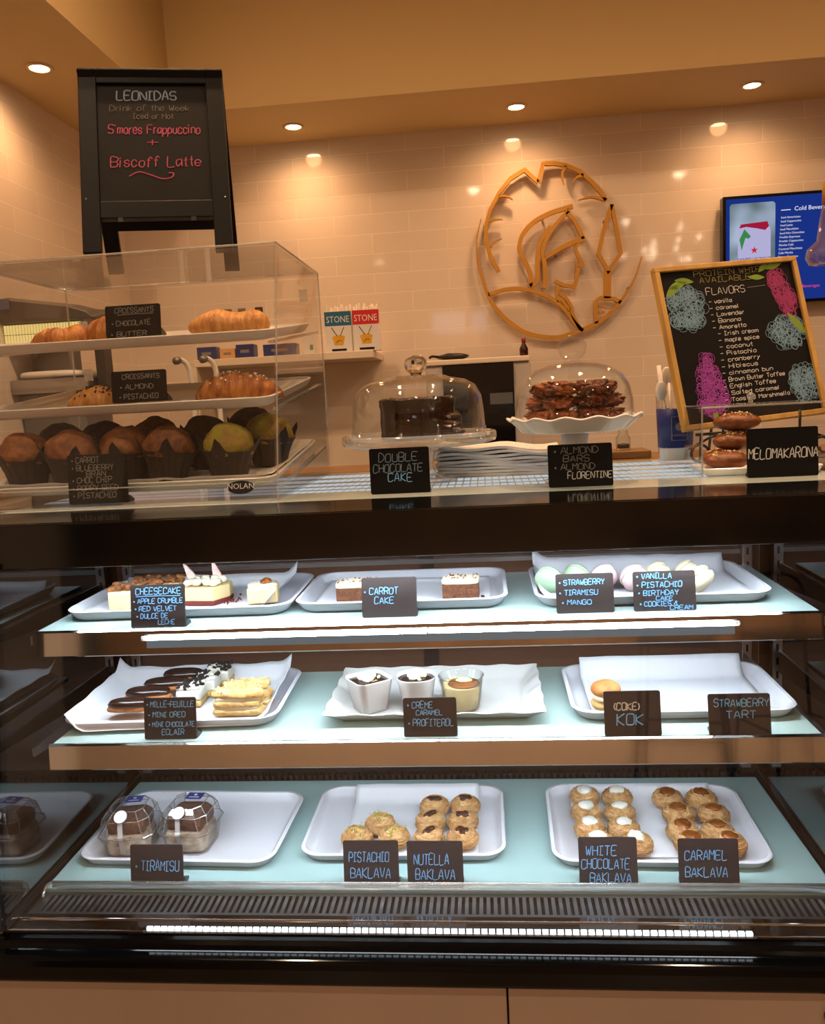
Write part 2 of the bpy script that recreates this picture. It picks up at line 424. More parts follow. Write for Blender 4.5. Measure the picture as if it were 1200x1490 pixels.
for x, y in ((-0.75, -0.45), (0.85, -0.45)):  # unseen lamps added to brighten the food from the front
    downlight('fill_downlight', 'added fill light, unseen above the front of the display case', (x, y, CZ), 40.0, 'added fill lights above the case front', r=0.06, size=radians(150), col=ROOMC)
for x, y in ((-1.2, -5.4), (1.4, -5.4)):  # unseen lamps added to light what the black header mirrors
    downlight('fill_downlight', 'added fill light near the rear wall, unseen behind the viewer', (x, y, CZ), 520.0, 'added fill lights near the rear wall', r=0.06, size=radians(160), col=ROOMC)
for x, y in ((-0.55, 0.55), (0.55, 0.45), (1.7, 0.55)):  # unseen lamps added as soft fill for soffit, wall and food
    downlight('fill_downlight', 'added fill light over the staff aisle, unseen above the picture', (x, y, CZ), P_AISLE, 'added fill lights over the staff aisle', r=0.06, size=radians(160), col=AISLEC)

# ------------------------------------------------------------------ counter below the case
ct = thing('counter_cabinet', 'brown laminate counter cabinet carrying the glass display case', 'counter', (0, 0, 0))
obj('front_panel', MB().box(-1.2, 0.119, -0.012, 0.02, 0.06, 0.715).box(0.1215, 1.2, -0.012, 0.02, 0.06, 0.715), M_PANEL, ct, bevel=0.002)
obj('cabinet_body', MB().box(-1.2, 1.2, 0.02, 0.60, 0.0, 0.715), M_BLACKM, ct)
lk = obj('lock', MB().lathe([(0.017, 0), (0.017, 0.006), (0.012, 0.010), (0.011, 0.006)], 24), M_BLACK, ct, loc=(0.556, -0.012, 0.672), rot=(pi/2, 0, 0), smooth=True)

# ------------------------------------------------------------------ the refrigerated display case
ZD, Z2, Z1, ZT = 0.78, 1.031, 1.196, 1.367
DX = 0.61
dc = thing('display_case', 'long black and glass refrigerated pastry display case with two glass shelves', 'display case', (0, 0.3, 0.717))
def C(name, mb, m, parent=None, **k):          # case parts are written in world coordinates
    off = Vector((0, 0.3, 0.717))
    mb.v = [tuple(Vector(q)-off) for q in mb.v]
    return obj(name, mb, m, parent or dc, **k)
# black bumper along the front foot
pf = [(-0.030, 0.7175), (-0.034, 0.724), (-0.034, 0.744), (-0.030, 0.753), (-0.025, 0.7560), (-0.012, 0.7562), (-0.008, 0.762), (0.003, 0.768), (0.03, 0.768), (0.03, 0.7175)]
C('bumper', MB().loft([[Vector((x, y, z)) for (y, z) in pf] for x in (-0.66, 0.66)]), M_BUMPER, bevel=0.002)
C('case_floor', MB().box(-0.655, 0.655, 0.03, 0.66, 0.7175, 0.7655), M_BLACKM)
# deck
C('deck', MB().box(-0.600, 0.600, 0.097, 0.455, 0.7655, ZD), M_DECK, bevel=0.002)
C('front_sill', MB().box(-DX, DX, 0.030, 0.041, 0.7655, 0.7755).box(-DX, DX, 0.006, 0.041, 0.7705, 0.7735), M_CHROME, bevel=0.001)
m = MB()
m.box(-0.597, 0.597, 0.042, 0.047, 0.7655, 0.7745).box(-0.597, 0.597, 0.088, 0.0965, 0.7655, 0.7745)
m.box(-0.597, -0.580, 0.047, 0.088, 0.7655, 0.7745).box(0.580, 0.597, 0.047, 0.088, 0.7655, 0.7745)
k = 0; x = -0.577
while x < 0.577:
    m.box(x, x+0.0055, 0.047, 0.088, 0.770, 0.7740); x += 0.0105
C('air_grille', m, M_STEEL, label='slotted steel air grille')
m = MB(); x = -0.58
while x < 0.58:
    m.box(x, x+0.006, 0.456, 0.470, 0.7805, 0.790); x += 0.012
m.box(-0.60, 0.60, 0.4705, 0.474, 0.7660, 0.796).box(-0.60, 0.60, 0.456, 0.470, 0.7655, 0.7800)
C('rear_grille', m, M_BLACKM, label='black slotted rear air grille')
# clear lip in front of the deck cards
m = MB(); lp = []
for i in range(9):
    a = pi/2*i/8
    lp.append((0.590+0.010*sin(a), 0.0))
m.box(-0.585, 0.592, 0.0935, 0.0965, 0.7800, 0.7915)
m.tube([(-0.585, 0.095, 0.7915), (0.592, 0.095, 0.7915)], 0.0024, 8)
m.tube(smooth_line([(-0.585, 0.095, 0.7915), (-0.593, 0.093, 0.788), (-0.596, 0.088, 0.780), (-0.594, 0.080, 0.7755)], 5), 0.0024, 8)
C('clear_lip', m, M_ACREDGE, smooth=True, label='clear acrylic lip along the front of the deck')
# side walls
for s, nm in ((-1, 'left'), (1, 'right')):
    x0, x1 = (s*DX, s*(DX+0.008)) if s > 0 else (s*(DX+0.008), s*DX)
    C('side_panel', MB().box(x0, x1, -0.002, 0.474, 0.7655, 1.3015), M_MIRROR, label=nm + ' side glass, dark and mirror-like')
    C('side_frame', MB().box(s*DX-0.006, s*DX+0.006, 0.0, 0.474, 0.776, 0.786).box(s*DX-0.004, s*DX+0.004, -0.006, 0.004, 0.776, 1.302), M_BLACKS, bevel=0.001)
    # slotted shelf upright
    m = MB().box(s*0.583-0.009, s*0.583+0.009, 0.456, 0.472, 0.797, 1.30)
    up_ = C('upright', m, M_STEEL, bevel=0.0015)
    m = MB()
    for i in range(18): m.box(s*0.583-0.0018, s*0.583+0.0018, 0.4545, 0.4562, 0.815+i*0.026, 0.828+i*0.026)
    C('slot', m, M_BLACKM, up_)
    for zz in (Z1, Z2):
        yy = 0.105 if zz == Z1 else 0.075
        xx = s*0.577
        C('shelf_bracket', MB().loft([[Vector((xx+dx, 0.455, zz-0.050)), Vector((xx+dx, yy, zz-0.022)), Vector((xx+dx, yy, zz-0.009)), Vector((xx+dx, 0.455, zz-0.009))] for dx in (-0.002, 0.002)]), M_STEEL)
bk = C('back_panel', MB().box(-DX, -0.004, 0.475, 0.483, 0.7655, 1.3015).box(0.004, DX, 0.478, 0.486, 0.7655, 1.3015), M_BACKP, label='two dark brown sliding rear doors')
C('door_stile', MB().box(-0.014, 0.014, 0.4725, 0.4875, 0.797, 1.3015), M_BLACKS, bk)
C('back_rail', MB().box(-0.574, 0.574, 0.468, 0.474, 1.205, 1.213), M_STEEL)
# shelves
def shelf(z, yf, yb, xl, xr):
    sh = C('shelf', MB().box(xl, xr, yf, yb, z-0.008, z), M_SHELF, bevel=0.001)
    h = 0.038
    pr = [(yf-0.0035, z+0.001), (yf-0.007, z-0.001), (yf-0.010, z-h+0.002), (yf-0.008, z-h), (yf-0.003, z-h), (yf-0.0015, z-0.009), (yf-0.0006, z-0.008), (yf-0.0006, z+0.001)]
    rl = C('price_rail', MB().loft([[Vector((x, y, q)) for (y, q) in pr] for x in (xl-0.002, xr+0.002)]), M_CHROME, sh, label='polished steel price rail')
    led = C('shelf_lamp', MB().box(-0.52, 0.52, yf+0.012, yf+0.030, z-0.0205, z-0.0165), M_LED, sh, label='cool white lamp strip under the shelf front')
    C('lamp_channel', MB().box(-0.53, 0.53, yf+0.008, yf+0.034, z-0.0160, z-0.0085).box(-0.53, 0.53, yf+0.006, yf+0.0078, z-0.024, z-0.0085), M_STEEL, sh)
    return sh
s1 = shelf(Z1, 0.100, 0.412, -0.566, 0.570)
s2 = shelf(Z2, 0.070, 0.372, -0.543, 0.563)
# glowing tube standing for the head lamp's reflection in the upper rail: two butted lengths with clear end clips
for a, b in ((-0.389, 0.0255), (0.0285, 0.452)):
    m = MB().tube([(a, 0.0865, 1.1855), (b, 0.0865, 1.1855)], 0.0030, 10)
    C('rail_glow', m, M_LED, s1, smooth=True, label='glowing tube for the head lamp reflection on the upper price rail')
for a in (-0.392, 0.027, 0.455):
    C('tube_clip', MB().tube([(a-0.003, 0.0865, 1.1855), (a+0.003, 0.0865, 1.1855)], 0.0042, 10), M_ACREDGE, s1, smooth=True)
C('rail_glow_band', MB().loft([[Vector((x, y, z)) for y, z in ((0.0885, 1.1830), (0.0875, 1.1830), (0.0862, 1.1705), (0.0878, 1.1705))] for x in (-0.389, 0.452)]), emit('painted rail reflection', COOL, 0.15), s1, label='faint glowing band for the reflections in the price rail')  # weak glow in place of lamp reflections in the polished rail
# glowing dots standing for the head lamp's reflection in the steel sill
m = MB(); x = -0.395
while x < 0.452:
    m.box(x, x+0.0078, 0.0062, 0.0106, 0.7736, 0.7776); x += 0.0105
C('sill_glow', m, M_SILLGLOW, label='dotted glowing strip for the head lamp reflection along the front sill')
C('sill_glow_base', MB().box(-0.40, 0.458, 0.0050, 0.0125, 0.7705, 0.7735), M_STEEL)
# head of the case
C('head_lamp', MB().box(-0.55, 0.55, 0.105, 0.125, 1.2955, 1.3000), M_LED, label='cool white lamp strip under the case head')
C('header', MB().box(-0.655, 0.655, 0.048, 0.056, 1.302, 1.3662), M_BLACK, bevel=0.002, label='black glass band across the head of the case')
C('head_body', MB().box(-0.650, 0.650, 0.056, 0.640, 1.302, 1.3595), M_BLACKM)
top_m = mat('pale lit glass top', (182, 196, 194), 0.06)
C('top_panel', MB().box(-0.655, 0.655, 0.192, 0.655, 1.3597, ZT), top_m, bevel=0.001, label='pale lit glass top')
C('top_trim', MB().box(-0.655, 0.655, 0.0562, 0.186, 1.3597, ZT), M_BLACK, bevel=0.001, label='black glass strip at the front of the top')
C('top_edge', MB().box(-0.655, 0.655, 0.186, 0.192, 1.3597, ZT+0.0004), M_SHELF)
dm_ = emit('cool diffused lamp dots', COOL, 0.55)
for j, yy in enumerate((0.300, 0.345, 0.400, 0.470, 0.550)):
    dots = MB(); x = -0.645
    while x < 0.64:
        dots.box(x, x+0.0104, yy, yy+0.026+j*0.006, ZT, ZT+0.0003); x += 0.0125
    C('lamp_strip', dots, dm_, label='row of cool lamp dots under the glass top')
# front glass, hung from the head down to the sill
C('front_glass', MB().loft([[Vector((x, 0.040, 1.302)), Vector((x, 0.046, 1.302)), Vector((x, 0.004, 0.7740)), Vector((x, -0.002, 0.7740))] for x in (-0.606, 0.606)]), M_PANE, label='clear front glass')
# ledge behind the case top
obj_ = obj('rear_ledge', MB().box(-1.2, 1.2, 0.665, 0.86, 1.335, 1.367), M_BROWNWOOD, bevel=0.003)
tag(obj_, 'brown wooden ledge running behind the top of the display case', 'ledge')
lg = MB().box(-1.19, 1.19, 0.70, 0.80, 0.0, 1.335)
obj('ledge_support', lg, M_BROWNWOOD, obj_)
# ------------------------------------------------------------------ chalk cards
def card(loc, w, h, lines, label, under=(), col=None, tilt=0.16, yaw=0.0, board=None, r=0.00062, group='chalk price cards in the display case'):
    t = thing('chalk_card', label, 'sign', loc, yaw, group)
    T = Matrix.Rotation(-tilt, 4, 'X')
    m = MB()
    l0 = [Vector((q.x, 0.0, q.y+h/2)) for q in rrect(w, h, 0.003, 0, 3)]
    m.loft([[T @ (q+Vector((0, dy, 0))) for q in l0] for dy in (0.0025, 0.0)])
    b = obj('board', m, board or M_BOARDC, t)
    f = MB().loft([[Vector((x, 0.002+h*0.02, 0.0)), Vector((x, 0.024, 0.0)), Vector((x, 0.024, 0.004)), Vector((x, 0.012, 0.010)), Vector((x, 0.005+0.012*tilt, 0.012))] for x in (-w*0.46, w*0.5)])
    obj('foot', f, M_BLACKS, t)
    bycol = {}
    for ln in lines:
        bycol.setdefault(ln[5] if len(ln) > 5 else (col or M_BLUECH), []).append(ln)
    for cm, ls in bycol.items():
        m = MB(); P = lambda x, z: T @ Vector((x-w/2, -0.0004, z))
        for ln in ls:
            hand(m, ln[0], ln[1]*w, ln[2]*w, ln[3]*h, ln[4]*h, r, P=P, seed=int(loc[0]*1000))
        if cm is (lines[0][5] if len(lines[0]) > 5 else (col or M_BLUECH)):
            for (a, b2, z_) in under: m.tube([P(a*w, z_*h), P((a+b2)/2*w, z_*h+.0006), P(b2*w, z_*h)], r, 5, sq=0.35)
        obj('lettering', m, cm, t)
    return t
B = '*'
G = M_GREYCH
# upper shelf
card((-0.377, 0.106, Z1), .084, .064, [('CHEESECAKE', .10, .93, .78, .14), ('* APPLE CRUMBLE', .06, .96, .57, .11), ('* RED VELVET', .08, .84, .39, .11), ('* DULCE DE', .11, .68, .22, .11), ('LECHE', .50, .80, .08, .10)], 'chalk card with underlined cheesecake heading, left end of the upper glass shelf', [(.10, .92, .73)])
card((-0.031, 0.128, Z1), .082, .059, [('* CARROT', .05, .66, .58, .16), ('CAKE', .23, .58, .35, .16)], 'chalk card reading carrot cake on the upper shelf')
card((0.254, 0.122, Z1), .082, .057, [('* STRAWBERRY', .06, .84, .72, .13), ('* TIRAMISU', .06, .72, .46, .13), ('* MANGO', .10, .60, .22, .12)], 'chalk card listing strawberry, tiramisu and mango in front of the macarons')
card((0.366, 0.122, Z1), .087, .057, [('* VANILLA', .06, .62, .82, .13), ('* PISTACHIO', .06, .78, .60, .13), ('* BIRTHDAY', .08, .72, .40, .12), ('CAKE', .36, .63, .27, .10), ('* COOKIES &', .10, .70, .13, .11), ('CREAM', .58, .94, .03, .10)], 'chalk card listing vanilla, pistachio, birthday cake and cookies, upper shelf right')
# middle shelf
card((-0.364, 0.081, Z2), .080, .062, [('* MILLE-FEUILLE', .06, .96, .78, .13), ('* MINI OREO', .09, .79, .54, .12), ('* MINI CHOCOLATE', .09, .97, .31, .11), ('ECLAIR', .34, .76, .12, .13)], 'chalk card in front of the eclairs listing mille-feuille, left end of the middle shelf')
card((0.025, 0.078, Z2), .077, .056, [('* CREME', .08, .55, .74, .16), ('CARAMEL', .24, .73, .56, .12), ('* PROFITEROL', .09, .93, .28, .17)], 'chalk card reading creme caramel and profiterol in front of the dessert cups')
card((0.310, 0.071, Z2), .078, .063, [('(COKE)', .18, .62, .58, .16, M_WHITECH), ('KOK', .22, .68, .25, .24, M_BLUECH)], 'chalk card reading kok in large letters, middle shelf', r=.0009)
card((0.454, 0.067, Z2), .083, .058, [('STRAWBERRY', .09, .97, .70, .17), ('TART', .28, .76, .42, .17)], 'chalk card reading strawberry tart, right end of the middle shelf')
# deck
card((-0.418, 0.102, ZD), .085, .065, [('* TIRAMISU', .10, .92, .38, .24)], 'chalk card reading tiramisu in front of the two clear cake boxes')
card((-0.079, 0.102, ZD), .085, .071, [('PISTACHIO', .10, .82, .55, .20), ('BAKLAVA', .12, .84, .21, .21)], 'chalk card reading pistachio baklava on the case floor')
card((0.019, 0.102, ZD), .085, .070, [('NUTELLA', .12, .74, .50, .22), ('BAKLAVA', .14, .84, .18, .21)], 'chalk card in front of the chocolate-topped baklava nests, right of the pistachio card')
card((0.278, 0.112, ZD), .086, .070, [('WHITE', .12, .65, .62, .20), ('CHOCOLATE', .04, .86, .34, .20), ('BAKLAVA', .18, .88, .05, .19)], 'chalk card reading white chocolate baklava')
card((0.422, 0.102, ZD), .086, .073, [('CARAMEL', .10, .80, .58, .19), ('BAKLAVA', .10, .80, .24, .19)], 'chalk card reading caramel baklava, right end of the case floor')
# on the case top
card((-0.017, 0.240, ZT+.0003), .095, .072, [('DOUBLE', .16, .80, .70, .18, M_DARKGR), ('CHOCOLATE', .06, .88, .47, .17, M_DARKGR), ('CAKE', .30, .70, .26, .18, M_BLUECH)], 'black chalk card reading double chocolate cake under the left glass dome', board=M_BOARD, tilt=.06, group='chalk cards on the case top')
card((0.264, 0.229, ZT+.0003), .098, .066, [('* ALMOND', .10, .78, .78, .15, G), ('BARS', .24, .64, .59, .14, G), ('* ALMOND', .10, .72, .40, .14, G), ('FLORENTINE', .30, .98, .19, .15, M_WHITECH)], 'black chalk card reading almond bars and almond florentine below the right dome', board=M_BOARD, group='chalk cards on the case top')
card((0.571, 0.250, ZT+.0003), .105, .075, [('MELOMAKARONA', .02, .99, .38, .20, M_WHITECH)], 'black chalk card reading melomakarona at the right end of the top', board=M_BOARD, tilt=0.08, group='chalk cards on the case top', r=.0008)

# ------------------------------------------------------------------ trays and papers
TRAY = {}
def tray_mb(w, d, r=0.035, h=0.017, wall=0.016):
    m = MB()
    L = []
    for (ins, z) in ((wall, 0.0), (wall*0.55, 0.004), (0.002, h-0.003), (0.0, h), (0.0015, h+0.0015), (0.006, h+0.001), (wall*0.75, 0.008), (wall*1.15, 0.0038)):
        L.append(rrect(w-2*ins, d-2*ins, max(r-ins*0.7, 0.006), z, 7))
    m.loft(L); return m
def tray(loc, w, d, label, rz=0.0, m=None, tiltx=0.0, name='serving_tray', grp='white serving trays in the case', mm=None, **k):
    o = obj(name, mm or tray_mb(w, d, **k), m or M_WHITE, loc=loc, rot=(tiltx, 0, rz), smooth=True)
    md = o.modifiers.new('edge', 'EDGE_SPLIT'); md.split_angle = radians(50)
    tag(o, label, 'tray', grp)
    return o
tray((-0.370, 0.262, Z1), .362, .235, 'white melamine tray holding the cheesecake slices', rz=0.02)
tray((-0.020, 0.266, Z1), .33, .225, 'white melamine tray holding the carrot cake pieces, middle of the upper shelf')
tray((0.357, 0.262, Z1), .345, .235, 'white melamine tray holding the macarons')
tray((-0.385, 0.225, Z2), .34, .235, 'white paper-lined tray holding the eclairs on the middle shelf', rz=0.03)
tray((0.394, 0.222, Z2), .325, .215, 'nearly empty paper-lined white tray, right end of the middle shelf')
tray((-0.408, 0.262, ZD), .335, .235, 'white melamine tray holding two clear cake boxes on the case floor', rz=-0.03)
tray((-0.040, 0.278, ZD), .335, .235, 'white melamine tray in the middle of the case floor, under pistachio baklava')
tray((0.368, 0.268, ZD), .335, .252, 'white melamine tray at the right of the case floor, holding white chocolate and caramel baklava', rz=-0.02)
# embossed rectangular platter with dessert cups
def platter_mb(w, d):
    m = MB(); L = []
    def loop(w_, d_, z, rip=0.0):
        o = []; nx, ny = 30, 20
        for i in range(nx): o.append((-w_/2+w_*i/nx, -d_/2, z))
        for i in range(ny): o.append((w_/2, -d_/2+d_*i/ny, z))
        for i in range(nx): o.append((w_/2-w_*i/nx, d_/2, z))
        for i in range(ny): o.append((-w_/2, d_/2-d_*i/ny, z))
        return [Vector((x*(1+rip*sin(j*pi/2.5)), y*(1+rip*1.4*sin(j*pi/2.5)), q+rip*0.12*cos(j*pi/2.5))) for j, (x, y, q) in enumerate(o)]
    for (ins, z, rp) in ((.027, 0, 0), (.024, .003, 0), (.008, .014, .004), (0, .019, .008), (.001, .0205, .008), (.010, .016, .012), (.017, .011, .008), (.023, .007, .004), (.028, .004, 0)):
        L.append(loop(w-2*ins, d-2*ins, z, rp))
    return m.loft(L)
tray((0.026, 0.222, Z2), .335, .215, 'white rectangular platter with embossed rim under the dessert cups', mm=platter_mb(.335, .215), m=M_CERAM, name='serving_platter')

def paper(loc, w, d, label, back=0.03, sideL=0.0, sideR=0.0, seed=1.0, rz=0.0, over=0.05, m=None, front=0.0, amp=0.0012):
    """thin sheet lying in a tray, its back edge climbing the rim and standing free"""
    nx, ny = 26, 20; vs = []
    for j in range(ny+1):
        for i in range(nx+1):
            u = i/nx; v = j/ny; x = (u-.5)*w; y = (v-.5)*d
            z = 0.0055
            tb = max(0, (y-(d/2-over))/over); z += back*(tb**1.3)
            y2 = y-over*0.45*tb
            tl = max(0, (-x-(w/2-.035))/.035); tr = max(0, (x-(w/2-.035))/.035); tf = max(0, (-y-(d/2-.03))/.03)
            z += sideL*tl**1.3+sideR*tr**1.3+front*tf**1.3
            x2 = x+0.012*tl*(sideL > 0)-0.012*tr*(sideR > 0)
            z += amp*(1+noise.noise(Vector((x*22+seed, y*22, seed))))*(0.4+2.2*max(tb, tl, tr))
            vs.append((x2, y2, z))
    fs = [(j*(nx+1)+i, j*(nx+1)+i+1, (j+1)*(nx+1)+i+1, (j+1)*(nx+1)+i) for j in range(ny) for i in range(nx)]
    o = obj('paper_liner', MB().add(vs, fs), m or M_PAPER, loc=loc, rot=(0, 0, rz), smooth=True)
    md = o.modifiers.new('thickness', 'SOLIDIFY'); md.thickness = 0.0004; md.offset = 1
    tag(o, label, 'paper', 'paper liners in the trays'); return o
paper((-0.370, 0.262, Z1), .325, .215, 'white paper liner under the cheesecake, its right corner standing up', back=.016, sideR=.020, seed=2, over=.03)
paper((-0.020, 0.258, Z1), .275, .180, 'flat paper liner under the carrot cake', back=.004, seed=3, over=.02, amp=.0004)
paper((0.345, 0.265, Z1), .330, .225, 'grey-printed paper liner under the macarons, corners standing up', back=.026, sideL=.020, seed=4, over=.04)
paper((-0.388, 0.232, Z2), .335, .250, 'crumpled white paper liner under the eclairs, corners raised', back=.020, sideL=.022, sideR=.016, seed=5, rz=.06, over=.05, amp=.002)
paper((0.394, 0.232, Z2), .262, .205, 'white paper liner with its back edge raised under the small cream puff', back=.030, seed=6, over=.05, amp=.0005)
paper((-0.030, 0.286, ZD), .225, .225, 'white paper liner under the pistachio and chocolate baklava', back=.024, seed=7, over=.05, amp=.0004)
paper((0.368, 0.286, ZD), .245, .222, 'white paper liner under the white chocolate and caramel baklava', back=.022, seed=8, over=.05, amp=.0004)

# ------------------------------------------------------------------ baklava nests
def nest_base(seed):
    m = MB(); random.seed(seed)
    m.blob((0, 0, 0.0145), (0.0262, 0.0262, 0.0155), 0.10, 70, seed, 26, 14, flat=-0.0135)
    for _ in range(150):                                  # shredded strands wound round the rim
        a0 = random.uniform(0, 2*pi); da = random.uniform(.5, 1.2); rr = random.uniform(.010, .0275); zz = random.uniform(.006, .029)
        rr = 0.0268*math.sqrt(max(.06, 1-((zz-.0145)/.0168)**2))+random.uniform(-.0004, .0010)
        pts = [(rr*cos(a0+da*t/5), rr*sin(a0+da*t/5), zz+random.uniform(-.0012, .0012)) for t in range(6)]
        m.tube(pts, 0.0008, 4)
    return m
NB = [nest_base(s) for s in (1, 2, 3)]
def top_blob(seed, r=(.0150, .0140, .006)):
    return MB().blob((0, 0, 0), r, 0.35, 120, seed, 18, 9)
def top_crumb(seed):
    random.seed(seed); return MB().crumbs(46, lambda: (random.gauss(0, .008), random.gauss(0, .008), random.uniform(.027, .031)), .0006, .0015)
def top_splat(seed):
    random.seed(seed); m = MB()
    for _ in range(7): 
        a = random.uniform(0, 6.28); m.blob((.007*cos(a), .006*sin(a), random.uniform(-.001, .001)), (random.uniform(.004, .008), random.uniform(.003, .006), .0035), .3, 150, seed+_, 10, 6)
    m.blob((0, 0, 0), (.008, .006, .004), .3, 150, seed, 10, 6)
    return m
def make_nest(top, m, seed):
    t = thing('baklava_nest', 'x', 'pastry')
    obj('pastry_nest', NB[seed % 3], M_KATAIFI, t, smooth=True)
    if top == 'crumb': obj('topping', top_crumb(seed), m, t)
    elif top == 'splat': obj('topping', top_splat(seed), m, t, loc=(0, 0, .0285), smooth=True)
    else: obj('topping', top_blob(seed), m, t, loc=(0, 0, .0275), smooth=True)
    return t
zt = ZD+0.0078
def nests(top, m, spots, label, grp):
    protos = [make_nest(top, m, s) for s in (11, 12)]
    for i, (x, y, dz, lab) in enumerate(spots):
        t = protos[i] if i < 2 else dup(protos[i % 2], (0, 0, 0), 0, '')
        t.scale = (.95, .95, .98); t.location = (x, max(y, .186) if top == 'blob' else y, zt+dz); t.rotation_euler = (0, 0, random.uniform(0, 6.28)); t['label'] = label % lab; t['group'] = grp
nests('crumb', M_PISTA, [(-.083, .248, 0, 'rear one of three behind the pistachio card'), (-.117, .206, 0, 'front left one of three behind the pistachio card'), (-.055, .206, 0, 'front right one of three behind the pistachio card')], 'baklava nest with green nut crumbs, %s', 'pistachio baklava nests')
nests('splat', M_HAZEL, [(.006, .308, 0, 'back left of six'), (.060, .310, 0, 'back right of six'), (.002, .256, 0, 'middle left of six'), (.057, .256, 0, 'middle right of six'), (.003, .204, 0, 'front left of six'), (.058, .204, 0, 'front right of six')], 'baklava nest with dark chocolate on top, %s', 'chocolate baklava nests')
nests('blob', M_WHCREAM, [(.270, .340, 0, 'back left'), (.326, .337, 0, 'back right'), (.266, .285, 0, 'second row left'), (.322, .283, 0, 'second row right'), (.266, .231, 0, 'third row left'), (.320, .230, 0, 'third row right'), (.274, .178, 0, 'front row left, mostly behind the white chocolate card'), (.332, .177, 0, 'front row right, beside the white chocolate card')], 'baklava nest with a white chocolate dab, %s', 'white chocolate baklava nests')
nests('blob', M_CARAMEL, [(.411, .330, 0, 'back left'), (.468, .327, 0, 'back right'), (.418, .276, 0, 'second row left'), (.474, .274, 0, 'second row right'), (.411, .223, 0, 'third row left'), (.466, .221, 0, 'third row right'), (.416, .170, 0, 'front row left, behind the caramel card'), (.474, .170, 0, 'front row right, peeping past the caramel card')], 'baklava nest with brown caramel on top, %s', 'caramel baklava nests')

# ------------------------------------------------------------------ tiramisu in clear boxes
M_MARBLE = mat('cream and cocoa marble', (244, 232, 210), .55, col2=(120, 76, 48), nscale=26, stretch=(1, 1, 1.6), bump=.2)
M_SEAL = clear('frosted seal', (.95, .95, .95), .05, .2, .6, 4, .45, (.9, .9, .92))
M_BOXCL = clear('clear box plastic', (.985, .985, .985), .07, .03, .85, 3.0, .02, (.9, .9, .9))
def cake_box(loc, rz, label):
    t = thing('cake_box', label, 'cake box', loc, rz, 'clear boxed tiramisu cakes')
    def octl(w, z, c=.012): return [Vector((sx*(w/2-(c if k else 0)), sy*(w/2-(0 if k else c)), z)) for sx, sy, k in ((1, 1, 0), (1, 1, 1), (-1, 1, 1), (-1, 1, 0), (-1, -1, 0), (-1, -1, 1), (1, -1, 1), (1, -1, 0))]
    obj('box_base', MB().loft([octl(.072, 0), octl(.072, .001), octl(.083, .036), octl(.090, .037), octl(.090, .039)], True, False), M_BOXCL, t)
    obj('box_lid', MB().loft([octl(.090, .0392), octl(.090, .042), octl(.084, .044), octl(.078, .066, .014), octl(.056, .078, .010)], False, True), M_BOXCL, t)
    rim = MB()
    for w, z, c in ((.090, .040, .012), (.078, .066, .014), (.056, .078, .010)):
        l = octl(w, z, c); rim.tube(l+[l[0], l[1]], .0008, 5)
    for p, q in zip(octl(.084, .044), octl(.078, .066, .014)): rim.tube([p, q], .0007, 5)
    for p, q in zip(octl(.078, .066, .014), octl(.056, .078, .010)): rim.tube([p, q], .0007, 5)
    obj('lid_edges', rim, M_ACREDGE, t)
    cake = obj('cake', MB().blob((0, 0, .0205), (.0345, .0345, .0195), .05, 60, 3, 36, 16, power=.32), M_MARBLE, t, smooth=True, label='cream and cocoa layered cake')
    obj('sponge_layer', MB().blob((0, 0, .051), (.0325, .0320, .0125), .10, 70, 5, 40, 18, power=.36), M_SPONGE, t, smooth=True, label='cocoa-brown sponge layer')
    s = MB().box(-.014, .014, .002, .024, .0784, .0788)
    st = obj('top_sticker', s, M_NAVY, t, loc=(.004, .003, 0), label='navy sticker with small white print')
    obj('sticker_print', MB().box(-.009, .009, .007, .0095, .0789, .0791).lathe([(.003, .0789), (.003, .0791)], 12, c=(0, .0165, 0)), M_WHITECH, st)
    obj('round_label', MB().lathe([(.0105, 0), (.0105, .0005)], 24), M_PAPER, t, loc=(-.004, -.0355, .0745), rot=(radians(40), 0, 0), label='white round paper label')
    obj('seal_strip', MB().loft([[Vector((dx, -.0385, .068)), Vector((dx, -.0395, .066)), Vector((dx, -.0428, .044)), Vector((dx, -.0458, .042)), Vector((dx, -.0458, .0385)), Vector((dx, -.0424, .036)), Vector((dx, -.0375, .010)), Vector((dx, -.0370, .010)), Vector((dx, -.0419, .036)), Vector((dx, -.0453, .039)), Vector((dx, -.0453, .0415)), Vector((dx, -.0423, .044)), Vector((dx, -.0390, .066))] for dx in (-.009, -.001)]), M_SEAL, t)
    return t
cake_box((-.502, .207, ZD+.0044), 0.12, 'clear box of tiramisu cake at the far left of the case floor')
cake_box((-.402, .218, ZD+.0044), -0.05, 'clear box of tiramisu cake, second from left on the case floor')
# ------------------------------------------------------------------ middle shelf food
z2 = Z2+0.0082
def eclair(loc, L, rz, label, seed):
    t = thing('chocolate_eclair', label, 'pastry', loc, rz, 'chocolate eclairs')
    def cap(sx, r, h, z0, wob=0.0, n=14, k=16, lo=0.0):
        loops = []
        for i in range(n+1):
            u = -1+2*i/n; s_ = max(1-abs(u)**3.2, 0.0004)**.5
            loops.append([Vector((u*sx, r*s_*cos(2*pi*j/k)*(1+wob*sin(5*u+j)), z0+max(h*s_*sin(2*pi*j/k), lo))) for j in range(k)])
        return MB().loft(loops)
    obj('choux_body', cap(L/2, .0155, .014, .0135), M_CHOUX, t, smooth=True)
    obj('glaze', cap(L/2*.95, .0152, .0105, .0215, .03, lo=-.002), M_GLAZE, t, smooth=True)
    return t
eclair((-.452, .150, z2), .082, .05, 'chocolate glazed eclair nearest the front of the paper', 1)
eclair((-.446, .200, z2), .082, .05, 'chocolate glazed eclair, second from the front, half behind the card', 2)
eclair((-.430, .243, z2), .088, .08, 'chocolate glazed eclair, third from the front', 3)
